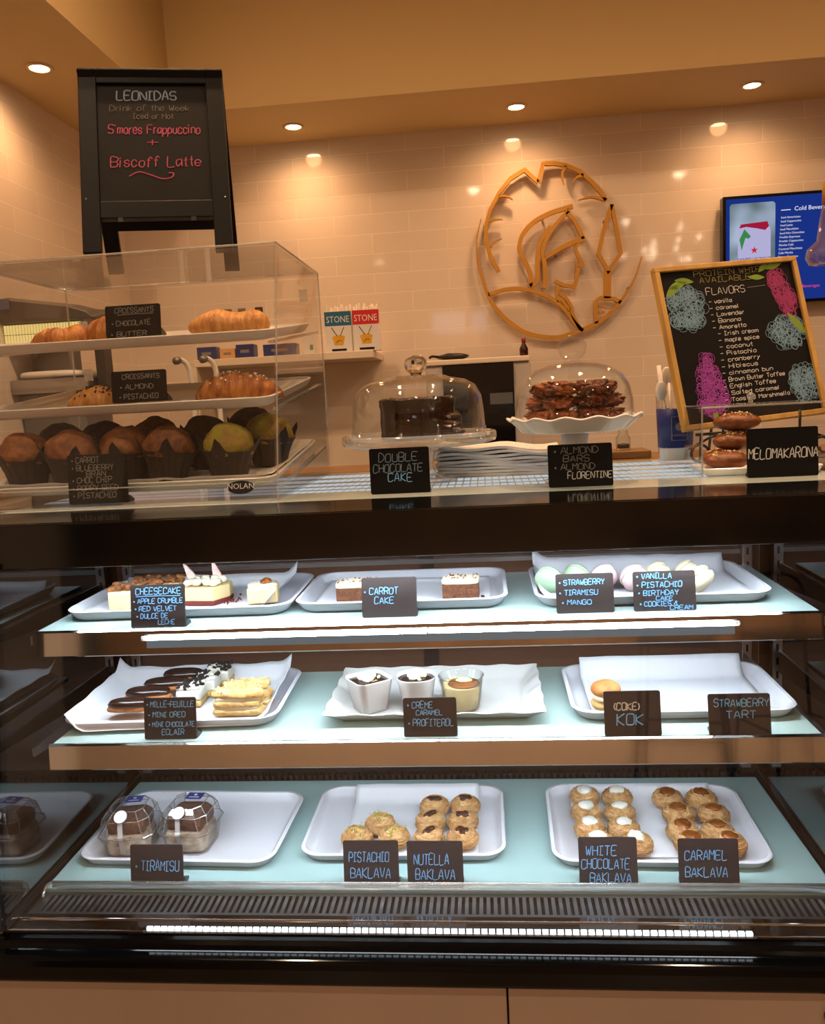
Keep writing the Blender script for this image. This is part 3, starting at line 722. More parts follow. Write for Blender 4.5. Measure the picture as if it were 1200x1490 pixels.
eclair((-.419, .288, z2), .078, .06, 'chocolate glazed eclair at the back of the row', 4)
def cookie_slice(loc, rz, label, seed):
    random.seed(seed)
    t = thing('cookie_cream_slice', label, 'cake slice', loc, rz, 'black and white cream slices')
    obj('cream_layer', MB().box(-.020, .020, -.021, .021, .010, .027), M_WHCREAM, t, bevel=.003)
    obj('base_layer', MB().box(-.020, .020, -.021, .021, 0, .0098), M_PASTRY, t, bevel=.002)
    m = MB()
    for _ in range(9): m.blob((random.uniform(-.014, .014), random.uniform(-.015, .015), .029), (.007, .006, .004), .3, 90, _+seed, 10, 6)
    obj('cream_swirl', m, M_WHCREAM, t, smooth=True)
    obj('cookie_crumbs', MB().crumbs(46, lambda: (random.uniform(-.019, .019), random.uniform(-.020, .020), random.uniform(.029, .0335)), .0012, .0036), M_BLACKCR, t)
    return t
cookie_slice((-.358, .300, z2), .05, 'white cream slice topped with black cookie crumbs, back of the row of three', 21)
cookie_slice((-.366, .252, z2), .05, 'white cream slice topped with black cookie crumbs, middle of the row of three', 22)
cookie_slice((-.374, .204, z2+.001), .05, 'white cream slice with black cookie crumbs, front of the row, beside the card', 23)
def flaky(loc, rz, label, seed, w=.076, d=.032):
    random.seed(seed); t = thing('layered_cream_slice', label, 'cake slice', loc, rz, 'golden layered cream slices')
    z = 0
    for k in range(3):
        m = MB().blob((0, 0, z+.005), (w/2, d/2, .006), .14, 60, seed+k, 30, 10, power=.45)
        obj('pastry_layer', m, M_PASTRY, t, smooth=True)
        if k < 2: obj('cream_filling', MB().blob((0, 0, z+.0125), (w/2*.93, d/2*.93, .0060), .12, 50, seed+k+9, 30, 10, power=.5), M_CREAM, t, smooth=True)
        z += .0135
    obj('crumb_topping', MB().crumbs(70, lambda: (random.uniform(-w*.46, w*.46), random.uniform(-d*.45, d*.45), .0385), .0008, .0022), M_CHEESE, t)
    return t
flaky((-.276, .192, z2+.002), .04, 'golden layered cream slice at the back, right of the black and white slices', 31)
flaky((-.281, .156, z2+.002), -.02, 'golden layered cream slice at the front, right of the chalk card', 32, .080)
# dessert cups
def cup_square(loc, rz, label, rnd):
    t = thing('dessert_cup', label, 'dessert cup', loc, rz, 'white cups of chocolate dessert')
    m = MB()
    for_ = [(.040, 0), (.044, .002), (.060, .050), (.0615, .052), (.0595, .052), (.0575, .047), (.043, .006)]
    m.loft([rrect(w, w, w*(.42 if rnd else .20), z, 6) for w, z in for_])
    obj('cup', m, M_CERAM, t, smooth=True)
    obj('chocolate_filling', MB().loft([rrect(w, w, w*(.42 if rnd else .20), z, 6) for w, z in ((.050, .028), (.0572, .046), (.045, .0475), (.015, .0485))]), M_GLAZE, t, smooth=True)
    m = MB()
    for a, r_, zz in ((0, 0, .054), (.5, .007, .051), (2.4, .008, .051), (4.2, .007, .051)): m.blob((r_*cos(a), .004+r_*sin(a), zz), (.009, .009, .007), .25, 90, a+rnd, 14, 8)
    obj('cream_dollop', m, M_WHCREAM, t, smooth=True)
    m = MB(); random.seed(5+rnd)
    for _ in range(9):
        a = random.uniform(0, 6.28); r_ = random.uniform(.004, .019)
        M = Matrix.Translation((r_*cos(a), r_*sin(a)-.004, .052)) @ Matrix.Rotation(random.uniform(-.6, .6), 4, 'X') @ Matrix.Rotation(random.uniform(0, 6), 4, 'Z')
        m.lathe([(.0042, -.0004), (.0045, 0), (.0042, .0004)], 10, M=M @ Matrix.Diagonal((1, .55, 1, 1)))
    obj('almond_flakes', m, M_CHEESE, t)
    return t
cup_square((-.076, .177, z2-.0035), .62, 'square white cup of chocolate dessert with almond flakes, leftmost of three', 0)
cup_square((-.002, .180, z2-.0035), .1, 'round-cornered white cup of chocolate dessert, middle of three, behind the card', 1)
t = thing('caramel_cup', 'clear round cup of creme caramel, rightmost of three on the platter', 'dessert cup', (.068, .177, z2-.0035))
obj('glass_cup', MB().lathe([(.024, 0), (.027, .001), (.034, .050), (.0355, .052), (.0340, .0525), (.0325, .050), (.0262, .004)], 36), M_GLASS, t, smooth=True)
obj('custard', MB().lathe([(.0250, .0025), (.0262, .004), (.0312, .038), (.0300, .0385)], 32), M_CHEESE, t, smooth=True)
obj('caramel_top', MB().lathe([(.0235, 0), (.025, .0012), (.019, .0022), (.002, .0024)], 32), M_CARAMEL, t, loc=(0.004, -0.002, .0386), smooth=True)
m = MB()
for k in range(8): m.blob((.004+.007*cos(k*.785), .004+.006*sin(k*.785), .0425), (.006, .0025, .0022), .2, 90, k, 10, 6, M=None)
m.blob((.004, .004, .0432), (.006, .006, .003), .3, 120, 2, 12, 6)
obj('cream_star', m, M_CHEESE, t, smooth=True)
# small cream puff
t = thing('cream_puff', 'small cream-filled puff behind the card at the left of the nearly empty tray', 'pastry', (.284, .150, z2))
obj('bottom_half', MB().blob((0, 0, .010), (.0225, .021, .0105), .05, 60, 2, 24, 12), M_PASTRY, t, smooth=True)
obj('cream_filling', MB().blob((0, 0, .0195), (.0205, .019, .008), .18, 70, 4, 22, 12), M_CREAM, t, smooth=True)
obj('top_half', MB().blob((0, .001, .032), (.0225, .021, .0125), .04, 50, 6, 24, 12, flat=-.007), M_CHOUX, t, smooth=True)

# ------------------------------------------------------------------ upper shelf food
z1 = Z1+0.0078
def crumble(loc, L, rz, label, seed):
    random.seed(seed); t = thing('crumble_cheesecake', label, 'cake slice', loc, rz, 'crumble cheesecake slices')
    obj('cake_body', MB().box(-L/2, L/2, -.018, .018, 0, .030), M_CHEESE, t, bevel=.003)
    m = MB()
    for _ in range(48): m.blob((random.uniform(-L*.46, L*.46), random.uniform(-.015, .015), random.uniform(.029, .037)), (random.uniform(.004, .009), random.uniform(.003, .007), random.uniform(.003, .006)), .35, 110, _+seed, 9, 6)
    obj('crumble_top', m, M_CRUMB, t, smooth=True)
    return t
crumble((-.448, .205, z1), .088, .10, 'crumble-topped cheesecake slice at the front left, half behind the card', 41)
crumble((-.434, .252, z1), .082, .06, 'crumble-topped cheesecake slice at the back, above the chalk card', 42)
t = thing('red_velvet_cheesecake', 'cream-topped cheesecake slice with two pointed pink chocolate shards', 'cake slice', (-.345, .232, z1), -.12)
obj('cake_body', MB().loft([[Vector((x, y, z)) for x, y in ((-.040, -.030), (.026, -.030), (.040, .004), (.034, .030), (-.040, .030))] for z in (.0064, .028)]), M_CHEESE, t, bevel=.002)
obj('biscuit_base', MB().loft([[Vector((x, y, z)) for x, y in ((-.040, -.030), (.026, -.030), (.040, .004), (.034, .030), (-.040, .030))] for z in (0, .0063)]), M_REDV, t, bevel=.001, label='dark red crumb base')
m = MB(); random.seed(9)
for x in (-.022, -.006, .010, .022):
    for y in (-.016, 0, .016): m.blob((x, y, .032+random.uniform(0, .003)), (.0085, .0085, .006), .25, 90, x*50+y, 10, 7)
obj('cream_topping', m, M_CREAM, t, smooth=True)
for x, y, h, a in ((-.030, .014, .034, -.35), (.012, .020, .036, -.12)):
    M = Matrix.Translation((x, y, .032)) @ Matrix.Rotation(a, 4, 'Y')
    obj('chocolate_shard', MB().loft([[M @ Vector((px, dy, pz)) for px, pz in ((-.007, 0), (.010, 0), (.006, .014), (-.004, h))] for dy in (-.0012, .0012)]), M_PINK, t, label='pink marbled chocolate shard')
obj('loose_crumbs', MB().crumbs(26, lambda: (random.gauss(.045, .008), random.gauss(.0, .012), .0012), .0008, .0018), M_REDV, t)
t = thing('caramel_cheesecake', 'small square cheesecake with a caramel nut dab, right on the cheesecake tray', 'cake slice', (-.245, .216, z1+.001), .18)
obj('cake_body', MB().box(-.024, .024, -.020, .020, 0, .026), M_CHEESE, t, bevel=.003)
obj('cream_layer', MB().blob((0, 0, .027), (.023, .019, .004), .15, 60, 3, 22, 8, power=.6), M_CREAM, t, smooth=True)
m = MB(); random.seed(13)
for _ in range(8): m.blob((.006+random.gauss(0, .005), random.gauss(0, .005), .033), (.006, .0045, .0035), .35, 100, _, 9, 6)
obj('caramel_topping', m, M_CARAMEL, t, smooth=True)
def carrot(loc, w, rz, label, seed):
    random.seed(seed); t = thing('carrot_cake_piece', label, 'cake slice', loc, rz, 'frosted carrot cake pieces')
    obj('sponge', MB().box(-w/2, w/2, -.019, .019, 0, .0245), M_SPONGE, t, bevel=.0015)
    obj('frosting', MB().blob((0, 0, .0285), (w/2+.0012, .0202, .0048), .05, 60, seed, 34, 10, power=.38), M_CREAM, t, smooth=True)
    obj('nut_crumbs', MB().crumbs(30, lambda: (random.uniform(-w*.45, w*.45), random.uniform(-.017, .017), .0335), .0006, .0016), M_CRUMB, t)
    obj('fallen_crumbs', MB().crumbs(6, lambda: (w/2+random.uniform(.002, .009), random.uniform(-.02, .0), .0012), .001, .002), M_SPONGE, t)
    return t
carrot((-.088, .202, z1), .066, .04, 'frosted carrot cake piece at the left, touching the chalk card', 51)
carrot((.073, .205, z1), .056, -.02, 'frosted carrot cake piece standing alone right of the chalk card', 52)
def macaron(loc, tiltx, rz, m_, label):
    t = thing('macaron', label, 'macaron', loc, rz, 'macarons')
    M = Matrix.Translation((0, 0, .0220)) @ Matrix.Rotation(pi/2+tiltx, 4, 'X')
    sh = [(.019, 0), (.0205, .001), (.0208, .003), (.0195, .005), (.0185, .0075), (.014, .0105), (.007, .0122), (.0012, .0126)]
    obj('shell', MB().lathe([(r, z+.0028) for r, z in sh], 30, M=M), m_, t, smooth=True)
    obj('shell', MB().lathe([(r, -z-.0028) for r, z in sh], 30, M=M), m_, t, smooth=True)
    obj('filling', MB().lathe([(.017, -.0030), (.0188, -.0015), (.0188, .0015), (.017, .0030)], 28, M=M), M_CREAM, t, smooth=True)
    return t
macaron((.209, .214, z1), .4, -.5, M_MACG, 'pale green macaron leaning at the left end of the macaron tray')
macaron((.252, .226, z1), .4, -.45, M_MACG, 'pale green macaron just behind the strawberry card')
macaron((.294, .220, z1), .5, .45, M_MACP, 'pink macaron between the two chalk cards, on the left')
macaron((.338, .212, z1), .5, .50, M_MACP, 'pink macaron half hidden by the vanilla card')
macaron((.376, .226, z1), .5, .6, M_MACV, 'vanilla macaron behind the vanilla card')
macaron((.420, .232, z1), .55, .8, M_MACV, 'vanilla macaron showing above the right end of the vanilla card')
macaron((.432, .190, z1), .6, .85, M_MACV, 'vanilla macaron standing right of the vanilla card')
# ------------------------------------------------------------------ acrylic bakery box on the case top
BX0, BX1, BY0, BY1, BZ0, BZ1 = -.745, -.207, .205, .650, ZT+.0005, 1.778
BF = .312                                           # the front leans back to here at the top
bx = thing('acrylic_bakery_box', 'large clear acrylic bakery box with three tray levels on the case top', 'display box', ((BX0+BX1)/2, .43, ZT))
def Bx(name, mb, m, parent=None, **k):
    off = Vector(((BX0+BX1)/2, .43, ZT)); mb.v = [tuple(Vector(q)-off) for q in mb.v]
    return obj(name, mb, m, parent or bx, **k)
T_ = .0045
def front_y(z): return BY0+(BF-BY0)*(z-BZ0)/(BZ1-BZ0)
Bx('base_panel', MB().box(BX0, BX1, BY0, BY1, BZ0, BZ0+T_), M_ACRYL)
Bx('top_panel', MB().box(BX0, BX1, BF-.002, BY1, BZ1-T_, BZ1), M_ACRYL)
Bx('front_panel', MB().loft([[Vector((x, BY0, BZ0+T_)), Vector((x, BY0+T_, BZ0+T_)), Vector((x, BF+T_, BZ1-T_)), Vector((x, BF, BZ1-T_))] for x in (BX0, BX1)]), M_ACRYL)
for s in (BX0, BX1-T_):
    Bx('side_panel', MB().loft([[Vector((x, BY0+.001, BZ0+T_)), Vector((x, BY1, BZ0+T_)), Vector((x, BY1, BZ1-T_)), Vector((x, BF+.001, BZ1-T_))] for x in (s, s+T_)]), M_ACRYL)
# polished edges where the panels are glued
m = MB()
for x in (BX0, BX1): 
    m.tube([(x, BY0, BZ0), (x, BF, BZ1)], .0012, 6).tube([(x, BF, BZ1), (x, BY1, BZ1)], .0018, 6).tube([(x, BY1, BZ1), (x, BY1, BZ0+.1)], .0016, 6)
m.tube([(BX0, BF, BZ1), (BX1, BF, BZ1)], .0018, 6).tube([(BX0, BY0, BZ0+.001), (BX1, BY0, BZ0+.001)], .0018, 6).tube([(BX0, BY1, BZ1), (BX1, BY1, BZ1)], .0016, 6)
m.tube([(BX0, front_y(1.398), 1.398), (BX1, front_y(1.398), 1.398)], .0012, 6)
Bx('glued_edges', m, M_ACREDGE)
# hinged rear doors standing a little proud, tilted
Bx('rear_door', MB().loft([[Vector((x, BY1+.006, BZ0+.004)), Vector((x, BY1+.009, BZ0+.004)), Vector((x, BY1+.030, 1.56)), Vector((x, BY1+.027, 1.56))] for x in (BX0+.01, -.478)]).loft([[Vector((x, BY1+.006, BZ0+.004)), Vector((x, BY1+.009, BZ0+.004)), Vector((x, BY1+.030, 1.56)), Vector((x, BY1+.027, 1.56))] for x in (-.474, BX1+.004)]), M_ACRYL)
hg = MB()
for x, z in ((-.715, 1.70), (-.715, 1.60), (-.24, 1.735)): hg.box(x-.008, x+.008, BY1-.002, BY1+.006, z-.012, z+.012)
Bx('hinge', hg, M_ACREDGE)
TL = .115                                           # the trays slope down towards the customer
def tz(z0, y): return z0+math.tan(TL)*(y-.262)
for z0 in (1.6185, 1.5120, 1.3840):
    m = MB()
    for s in (BX0+T_+.0005, BX1-T_-.0095):
        m.loft([[Vector((x, .270, tz(z0, .270)-.005)), Vector((x, .640, tz(z0, .640)-.005)), Vector((x, .640, tz(z0, .640)-.0006)), Vector((x, .270, tz(z0, .270)-.0006))] for x in (s, s+.009)])
    Bx('tray_runner', m, M_ACREDGE)
st = Bx('maker_sticker', MB().lathe([(.0215, 0), (.0215, .0006)], 32, M=Matrix.Translation((-.266, front_y(1.3905)-.0012, 1.3905)) @ Matrix.Rotation(pi/2-.25, 4, 'X') @ Matrix.Diagonal((1, .50, 1, 1))), M_BLACKS, label='black oval sticker with white lettering')
st_t = printed('sticker_lettering', 'NOLAN', .0125, M_WHITECH, bx, (-.266-(BX0+BX1)/2, front_y(1.39)-.43-.0021, 1.3885-ZT), (pi/2-.25, 0, 0), 'CENTER')

def box_tray(z0, y0, label, d=.355):
    o = obj('sloping_tray', tray_mb(.505, d, r=.03, h=.016, wall=.014), M_PLASTW, loc=((BX0+BX1)/2, (y0+d/2*cos(TL)), tz(z0, y0+d/2*cos(TL))), rot=(TL, 0, 0), smooth=True)
    md = o.modifiers.new('edge', 'EDGE_SPLIT'); md.split_angle = radians(50)
    tag(o, label, 'tray', 'sloping trays in the bakery box'); return o
box_tray(1.6185, .287, 'top sloping white tray in the acrylic bakery box')
box_tray(1.5120, .272, 'middle sloping white tray in the acrylic bakery box')
box_tray(1.3840, .256, 'bottom sloping tray in the acrylic box, under the muffins', .375)
def sheet(x0, x1, y0, y1, z0, label, seed, lift=.006, jag=.006):
    nx, ny = 36, 20; vs = []; random.seed(seed)
    for j in range(ny+1):
        for i in range(nx+1):
            u = i/nx; v = j/ny; y = y0+(y1-y0)*v; x = x0+(x1-x0)*u
            e = max(0, (abs(u-.5)-.42)/.08, (abs(v-.5)-.42)/.08)
            z = tz(z0, y)+.0058+lift*e**1.5+(.0025*e+.0003)*(1+noise.noise(Vector((x*30, y*30, seed))))
            vs.append((x, y+(jag*noise.noise(Vector((x*40, seed, 0))) if j == 0 else 0), z))
    fs = [(j*(nx+1)+i, j*(nx+1)+i+1, (j+1)*(nx+1)+i+1, (j+1)*(nx+1)+i) for j in range(ny) for i in range(nx)]
    o = obj('tray_paper', MB().add(vs, fs), M_PAPERW, smooth=True)
    md = o.modifiers.new('thickness', 'SOLIDIFY'); md.thickness = .0004; md.offset = 1
    return tag(o, label, 'paper', 'papers in the bakery box')
sheet(-.375, -.232, .305, .60, 1.6185, 'white paper under the smooth chocolate croissant, top tray', 61)
sheet(-.385, -.235, .30, .60, 1.5120, 'white paper under the dusted croissant, middle tray', 62)
sheet(-.725, -.228, .268, .60, 1.3840, 'crumpled white paper under the muffins in the acrylic box', 63, .012, .012)

def croissant(loc, rz, L, R, bend, label, m_, seg=7, dust=None, topping=None, seed=1, yawx=0):
    t = thing('croissant', label, 'pastry', loc, rz, 'croissants in the bakery box'); t.rotation_euler = (TL, 0, rz)
    m = MB(); loops = []; n = 70; k = 18
    for i in range(n+1):
        u = i/n; a = (u-.5)*2
        cx = a*L/2; cy = bend*(a*a); env = (1-abs(a)**2.2)**.75*.86+.14
        if i in (0, n): env = .02
        ph = (abs(a)*seg/2) % 1.0
        rr = R*env*(1-.16*ph) if i not in (0, n) else R*.02
        tt = Vector((L/2, 2*bend*a, 0)).normalized(); nn = Vector((-tt.y, tt.x, 0))
        l = []
        for j in range(k):
            b = 2*pi*j/k; w = 1+.05*noise.noise(Vector((i*.25, j*.5, seed)))
            zz = rr*sin(b)*w; zz = max(zz, -R*.62*env)
            l.append(Vector((cx, cy, R*.62*env))+nn*(rr*1.08*cos(b)*w)+Vector((0, 0, zz)))
        loops.append(l)
    m.loft(loops)
    obj('pastry', m, m_, t, smooth=True)
    if topping:
        random.seed(seed)
        def fn():
            a = random.uniform(-.7, .7); b = random.uniform(.35, 2.7); env = (1-abs(a)**2.2)**.75*.86+.14
            return (a*L/2, bend*a*a+R*env*1.03*cos(b), R*.62*env+R*env*1.0*sin(b))
        obj('nut_crumbs', MB().crumbs(80, fn, .0009, .0022), topping, t)
    return t
M_DUST = mat('powdered sugar', (246, 240, 228), .9)
# top tray: butter croissants on the left, one smooth chocolate croissant on the right
zt1 = lambda y: tz(1.6185, y)+.0072
croissant((-.600, .325, zt1(.325)), .10, .105, .021, .022, 'long butter croissant at the far left of the top tray', M_CROIS, seed=3)
croissant((-.520, .350, zt1(.350)), -.25, .100, .029, .020, 'butter croissant half behind the card on the top tray', M_CROIS, seed=4)
croissant((-.572, .338, zt1(.338)), 1.25, .060, .023, .006, 'thick croissant turned end-on between two others, top tray', M_CROIS, seg=4, seed=5)
t = thing('chocolate_croissant', 'smooth golden chocolate croissant on white paper, right end of the top tray', 'pastry', (-.302, .335, zt1(.335)), .03); t.rotation_euler = (TL, 0, .03)
loops = []
for i in range(41):
    a = -1+2*i/40; env = max(1-abs(a)**3.0, .001)**.5; h = .036*env*(1+.16*cos(a*5.2+1.9)-.10*(a < -.25)*(1))
    loops.append([Vector((a*.070, .031*env*cos(2*pi*j/20), .018+max((h*.72)*sin(2*pi*j/20), -.018))) for j in range(20)])
obj('pastry', MB().loft(loops), M_CROIS2, t, smooth=True)
zt2 = lambda y: tz(1.5120, y)+.0072
croissant((-.535, .325, zt2(.325)), .22, .115, .024, .012, 'pistachio croissant with dark crumbs, left of the middle card', M_CROIS2, seg=5, topping=mat('dark nut crumb', (70, 64, 26), .8), seed=6)
croissant((-.298, .330, zt2(.330)), .03, .152, .030, .026, 'crescent croissant dusted with sugar, right end of the middle tray', M_CROIS, seg=8, topping=M_DUST, seed=7)
# muffins in tulip papers
def muffin_mb(seed, r=.036):
    p = MB(); n = 48; random.seed(seed)
    ph = random.uniform(0, 6)
    def hgt(a, z): return z+(.022*max(0, cos(4*(a-ph)))**4 if z > .045 else 0)
    loops = []
    for (rr, z) in ((.026, 0), (.028, .001), (.033, .022), (.039, .038), (.0440, .046), (.0432, .046), (.037, .040), (.030, .01)):
        l = []
        for k_ in range(n):
            a = 2*pi*k_/n; q = rr*(1+.025*sin(16*a))+(0.011*max(0, cos(4*(a-ph)))**4 if z > .045 else 0)
            l.append(Vector((q*cos(a), q*sin(a), hgt(a, z))))
        loops.append(l)
    p.loft(loops)
    d = MB().blob((0, 0, .050), (.0405, .0405, .035), .12, 40, seed, 40, 20, flat=-.012)
    return p, d
MUF = [muffin_mb(s) for s in (1, 2, 3, 4)]
zt3 = lambda y: tz(1.3840, y)+.0100
def muffin(x, y, dz, rz, m_, label, i, rx=0):
    t = thing('muffin', label, 'muffin', (x, y, zt3(y)-.0015+dz), rz, 'muffins in the bakery box'); t.rotation_euler = (TL*.9, 0, rz); t.scale = (1.06, 1.06, 1.10)
    p, d = MUF[i % 4]
    obj('paper_cup', p, M_CUPPAPER, t); obj('muffin_top', d, m_, t, smooth=True)
    return t
muffin(-.676, .315, 0, .3, M_MUFO, 'brown muffin cut off by the left edge of the picture, front row', 0, .1)
muffin(-.590, .306, 0, 1.1, M_MUFO, 'wide brown muffin in the front row, left of the muffin card', 1, .12)
muffin(-.503, .335, 0, .2, M_MUFO, 'orange-brown muffin right above the muffin card', 2, .1)
muffin(-.420, .305, 0, 2.0, M_MUFB, 'round brown muffin in the front row, right of the muffin card', 3, .14)
muffin(-.314, .308, 0, .7, M_MUFG, 'green and yellow pistachio muffin in the front row', 0, .16)
muffin(-.668, .425, 0, .9, M_MUFD, 'dark muffin in the back row at the far left', 2)
muffin(-.580, .420, 0, .1, M_MUFD, 'dark chocolate muffin in the back row behind the wide brown one', 3)
muffin(-.490, .435, 0, .8, M_MUFB, 'brown muffin in the back row behind the orange-brown one', 1)
muffin(-.392, .425, 0, .4, M_MUFD, 'dark muffin with a tall paper in the back row, middle', 0)
muffin(-.272, .415, 0, .9, M_MUFG, 'greenish muffin in the back row at the right corner', 2)
muffin(-.330, .520, 0, .2, M_MUFD, 'dark muffin in the last row behind the green ones', 1)
# cards standing in the box
def tcard(x, y, z0, w, h, lines, label, under=(), dz=0):
    return card((x, y, z0), w, h, lines, label, under, col=G, board=M_BOARD, tilt=.12, group='chalk cards in the bakery box', r=.0007)
tcard(-.452, .292, tz(1.6185, .292)+.0185, .094, .052, [('CROISSANTS', .18, .88, .76, .15), ('* CHOCOLATE', .12, .82, .36, .15), ('* BUTTER', .10, .74, .02, .14)], 'black chalk card listing chocolate and butter croissants on the top tray', [(.22, .88, .70)])
tcard(-.449, .284, tz(1.5120, .284)+.0185, .094, .052, [('CROISSANTS', .20, .88, .74, .15), ('* ALMOND', .16, .76, .42, .15), ('* PISTACHIO', .14, .84, .10, .15)], 'black chalk card listing almond and pistachio croissants on the middle tray')
card((-.509, .226, BZ0+T_+.0003), .100, .080, [('* CARROT', .08, .54, .84, .11), ('* BLUEBERRY', .08, .78, .68, .11), ('BRAN', .32, .64, .56, .10), ('* CHOC CHIP', .08, .74, .43, .11), ('* POPPY SEED', .08, .84, .27, .11), ('* PISTACHIO', .08, .80, .12, .11)], 'black chalk card listing five muffin flavours inside the acrylic box front', col=G, board=M_BOARD, tilt=.10, group='chalk cards on the case top', r=.0007)

# ------------------------------------------------------------------ tall A-frame chalkboard on the acrylic box
af = thing('a_frame_chalkboard', 'tall black A-frame chalkboard standing on the acrylic box', 'chalkboard', (-.415, .342, BZ1+.0048), .243)
LE = .311; w_, h_ = .246, .348
TF = Matrix.Rotation(-LE, 4, 'X')
def AF(name, mb, m, M=TF, parent=None, **k):
    mb.v = [tuple(M @ Vector(q)) for q in mb.v]; return obj(name, mb, m, parent or af, **k)
AF('front_frame', MB().box(-w_/2, -w_/2+.030, 0, .013, 0, h_).box(w_/2-.030, w_/2, 0, .013, 0, h_).box(-w_/2+.030, w_/2-.030, 0, .013, h_-.030, h_).box(-w_/2+.030, w_/2-.030, 0, .013, .062, .094), M_DARKWOOD, bevel=.0015)
AF('chalk_panel', MB().box(-w_/2+.029, w_/2-.029, .005, .009, .093, h_-.029), M_BOARD)
TB = Matrix.Translation((0, .215, 0)) @ Matrix.Rotation(LE, 4, 'X')
AF('rear_frame', MB().box(-w_/2, -w_/2+.028, -.013, 0, 0, h_-.002).box(w_/2-.028, w_/2, -.013, 0, 0, h_-.002).box(-w_/2+.028, w_/2-.028, -.013, 0, h_-.032, h_-.002).box(-w_/2+.028, w_/2-.028, -.013, 0, .078, .106), M_DARKWOOD, TB, bevel=.0015)
AF('rear_panel', MB().box(-w_/2+.027, w_/2-.027, -.009, -.005, .105, h_-.031), M_DARKWOOD, TB)
m = MB()
for s in (-1, 1): m.box(s*.06-.004, s*.06+.004, -.002, .0, .055, .062)
AF('peg', m, M_BLACKS)
m = MB()
for s in (-1, 1): m.tube([(s*(w_/2-.008), .030, .094), (s*(w_/2-.008), .11, .082), (s*(w_/2-.008), .186, .094)], .0012, 6)
obj('side_chain', m, M_STEEL, af)
def afl(name, m_, lines, r):
    m = MB(); P = lambda x, z: TF @ Vector((x, .0046, z))
    for (tx, xa, xb, zb, cap) in lines: hand(m, tx, xa, xb, zb, cap, r, P=P)
    return m, P
m, P = afl('x', 0, [('LEONIDAS', -.060, .040, .288, .017)], .0013); obj('heading', m, M_DARKGR, af, label='blue-grey chalk heading')
m, P = afl('x', 0, [('Drink of the Week', -.072, .062, .267, .011), ('Iced or Hot', -.034, .034, .252, .010)], .0007); obj('small_lettering', m, mat('dim grey chalk', (96, 92, 82), .8), af, label='grey chalk lettering')
m, P = afl('x', 0, [("S'mores Frappuccino", -.076, .078, .223, .017), ('+', -.012, .006, .199, .014)], .0010)
m3, P = afl('x', 0, [('Biscoff Latte', -.074, .076, .160, .019)], .0010)
obj('pink_lettering', m3, M_PINKCH, af, label='pink chalk lettering, lower line')
m2 = MB()
m2.tube([P(x, z) for x, z in [(q.x, q.y) for q in smooth_line([(-.044, .142, 0), (-.028, .150, 0), (-.010, .145, 0), (.010, .137, 0), (.026, .139, 0), (.030, .147, 0), (.022, .148, 0)], 5)]], .0012, 5, sq=.35)
obj('pink_lettering', m, M_PINKCH, af, label='pink chalk lettering, upper line')
obj('wavy_underline', m2, M_PINKCH, af, label='pink wavy chalk underline')
# ------------------------------------------------------------------ cake domes on the case top
def lathe_obj(name, prof, m, parent, n=56, loc=(0, 0, 0), **k):
    return obj(name, MB().lathe(prof, n, **k), m, parent, loc=loc, smooth=True)
t = thing('glass_cake_dome', 'clear glass footed cake stand with a dome over a chocolate cake', 'cake stand', (.004, .398, ZT+.0004))
lathe_obj('stand_plate', [(.02, .062), (.118, .066), (.1335, .070), (.1355, .074), (.1355, .084), (.133, .087), (.127, .0875), (.124, .079), (.02, .077)], M_PLATEG, t)
lathe_obj('stand_foot', [(.062, 0), (.063, .003), (.052, .008), (.028, .016), (.022, .030), (.026, .048), (.036, .0615)], M_PLATEG, t)
def shell(r0, h, top, flat):
    o = []
    for i in range(25):
        a = pi/2*i/24
        o.append((r0*max(cos(a), 0)**flat, h*sin(a)**top))
    return o
po = [(.1185, 0), (.1185, .006), (.1165, .008), (.1155, .030), (.112, .060), (.102, .079), (.085, .089), (.058, .094), (.050, .0975), (.046, .0985), (.012, .0985)]
pi_ = [(.012, .0955), (.046, .0955), (.055, .091), (.083, .0860), (.0995, .0765), (.109, .059), (.1125, .030), (.1140, .007), (.1160, .000)]
dm = lathe_obj('glass_dome', po+pi_, M_DOME, t, loc=(0, 0, .0880), wrap=True)
lathe_obj('dome_knob', [(.010, 0), (.009, .003), (.013, .006), (.0185, .012), (.0200, .020), (.0185, .028), (.012, .034), (.003, .0365)], M_KNOB, t, n=14, loc=(0, 0, .1866))
# the chocolate cake, one wedge already cut away
ck = thing('chocolate_cake', 'dark frosted double chocolate cake with a wedge missing under the left dome', 'cake', (.006, .398, ZT+.0786))
m = MB(); n = 60; a0, a1 = radians(20), radians(308); loops = []
out = [Vector((0, 0, 0))]
ring = []
for i in range(n+1):
    a = a0+(a1-a0)*i/n; r = .064*(1+.035*abs(sin(9*a))*1.8+.012*noise.noise(Vector((a*6, 1, 2))))
    ring.append((r*cos(a), r*sin(a)))
lv = []
for (sc, z) in ((1.0, 0), (1.02, .004), (1.0, .012), (1.015, .030), (1.0, .052), (1.03, .060), (1.01, .0665), (.94, .069), (.4, .068)):
    lv.append([Vector((0, 0, z))]+[Vector((x*sc, y*sc, z+.002*noise.noise(Vector((x*60, y*60, z*60))))) for x, y in ring])
m.loft(lv)
obj('frosted_cake', m, M_CHOC, ck, smooth=False, bevel=.001)
m = MB()
for i in range(22):
    a = a0+(a1-a0)*(i+.5)/22; m.blob((.060*cos(a), .060*sin(a), .066), (.010, .010, .0055), .3, 80, i, 10, 7)
obj('frosting_edge', m, M_CHOC, ck, smooth=True)
m = MB(); random.seed(77)
for i in range(9): m.blob((.050+random.uniform(0, .022), -.040+random.uniform(-.006, .03), .010+i*.003), (.013, .012, .009), .3, 70, i, 12, 8)
obj('cut_edge_crumbs', m, M_CHOC, ck, smooth=True)

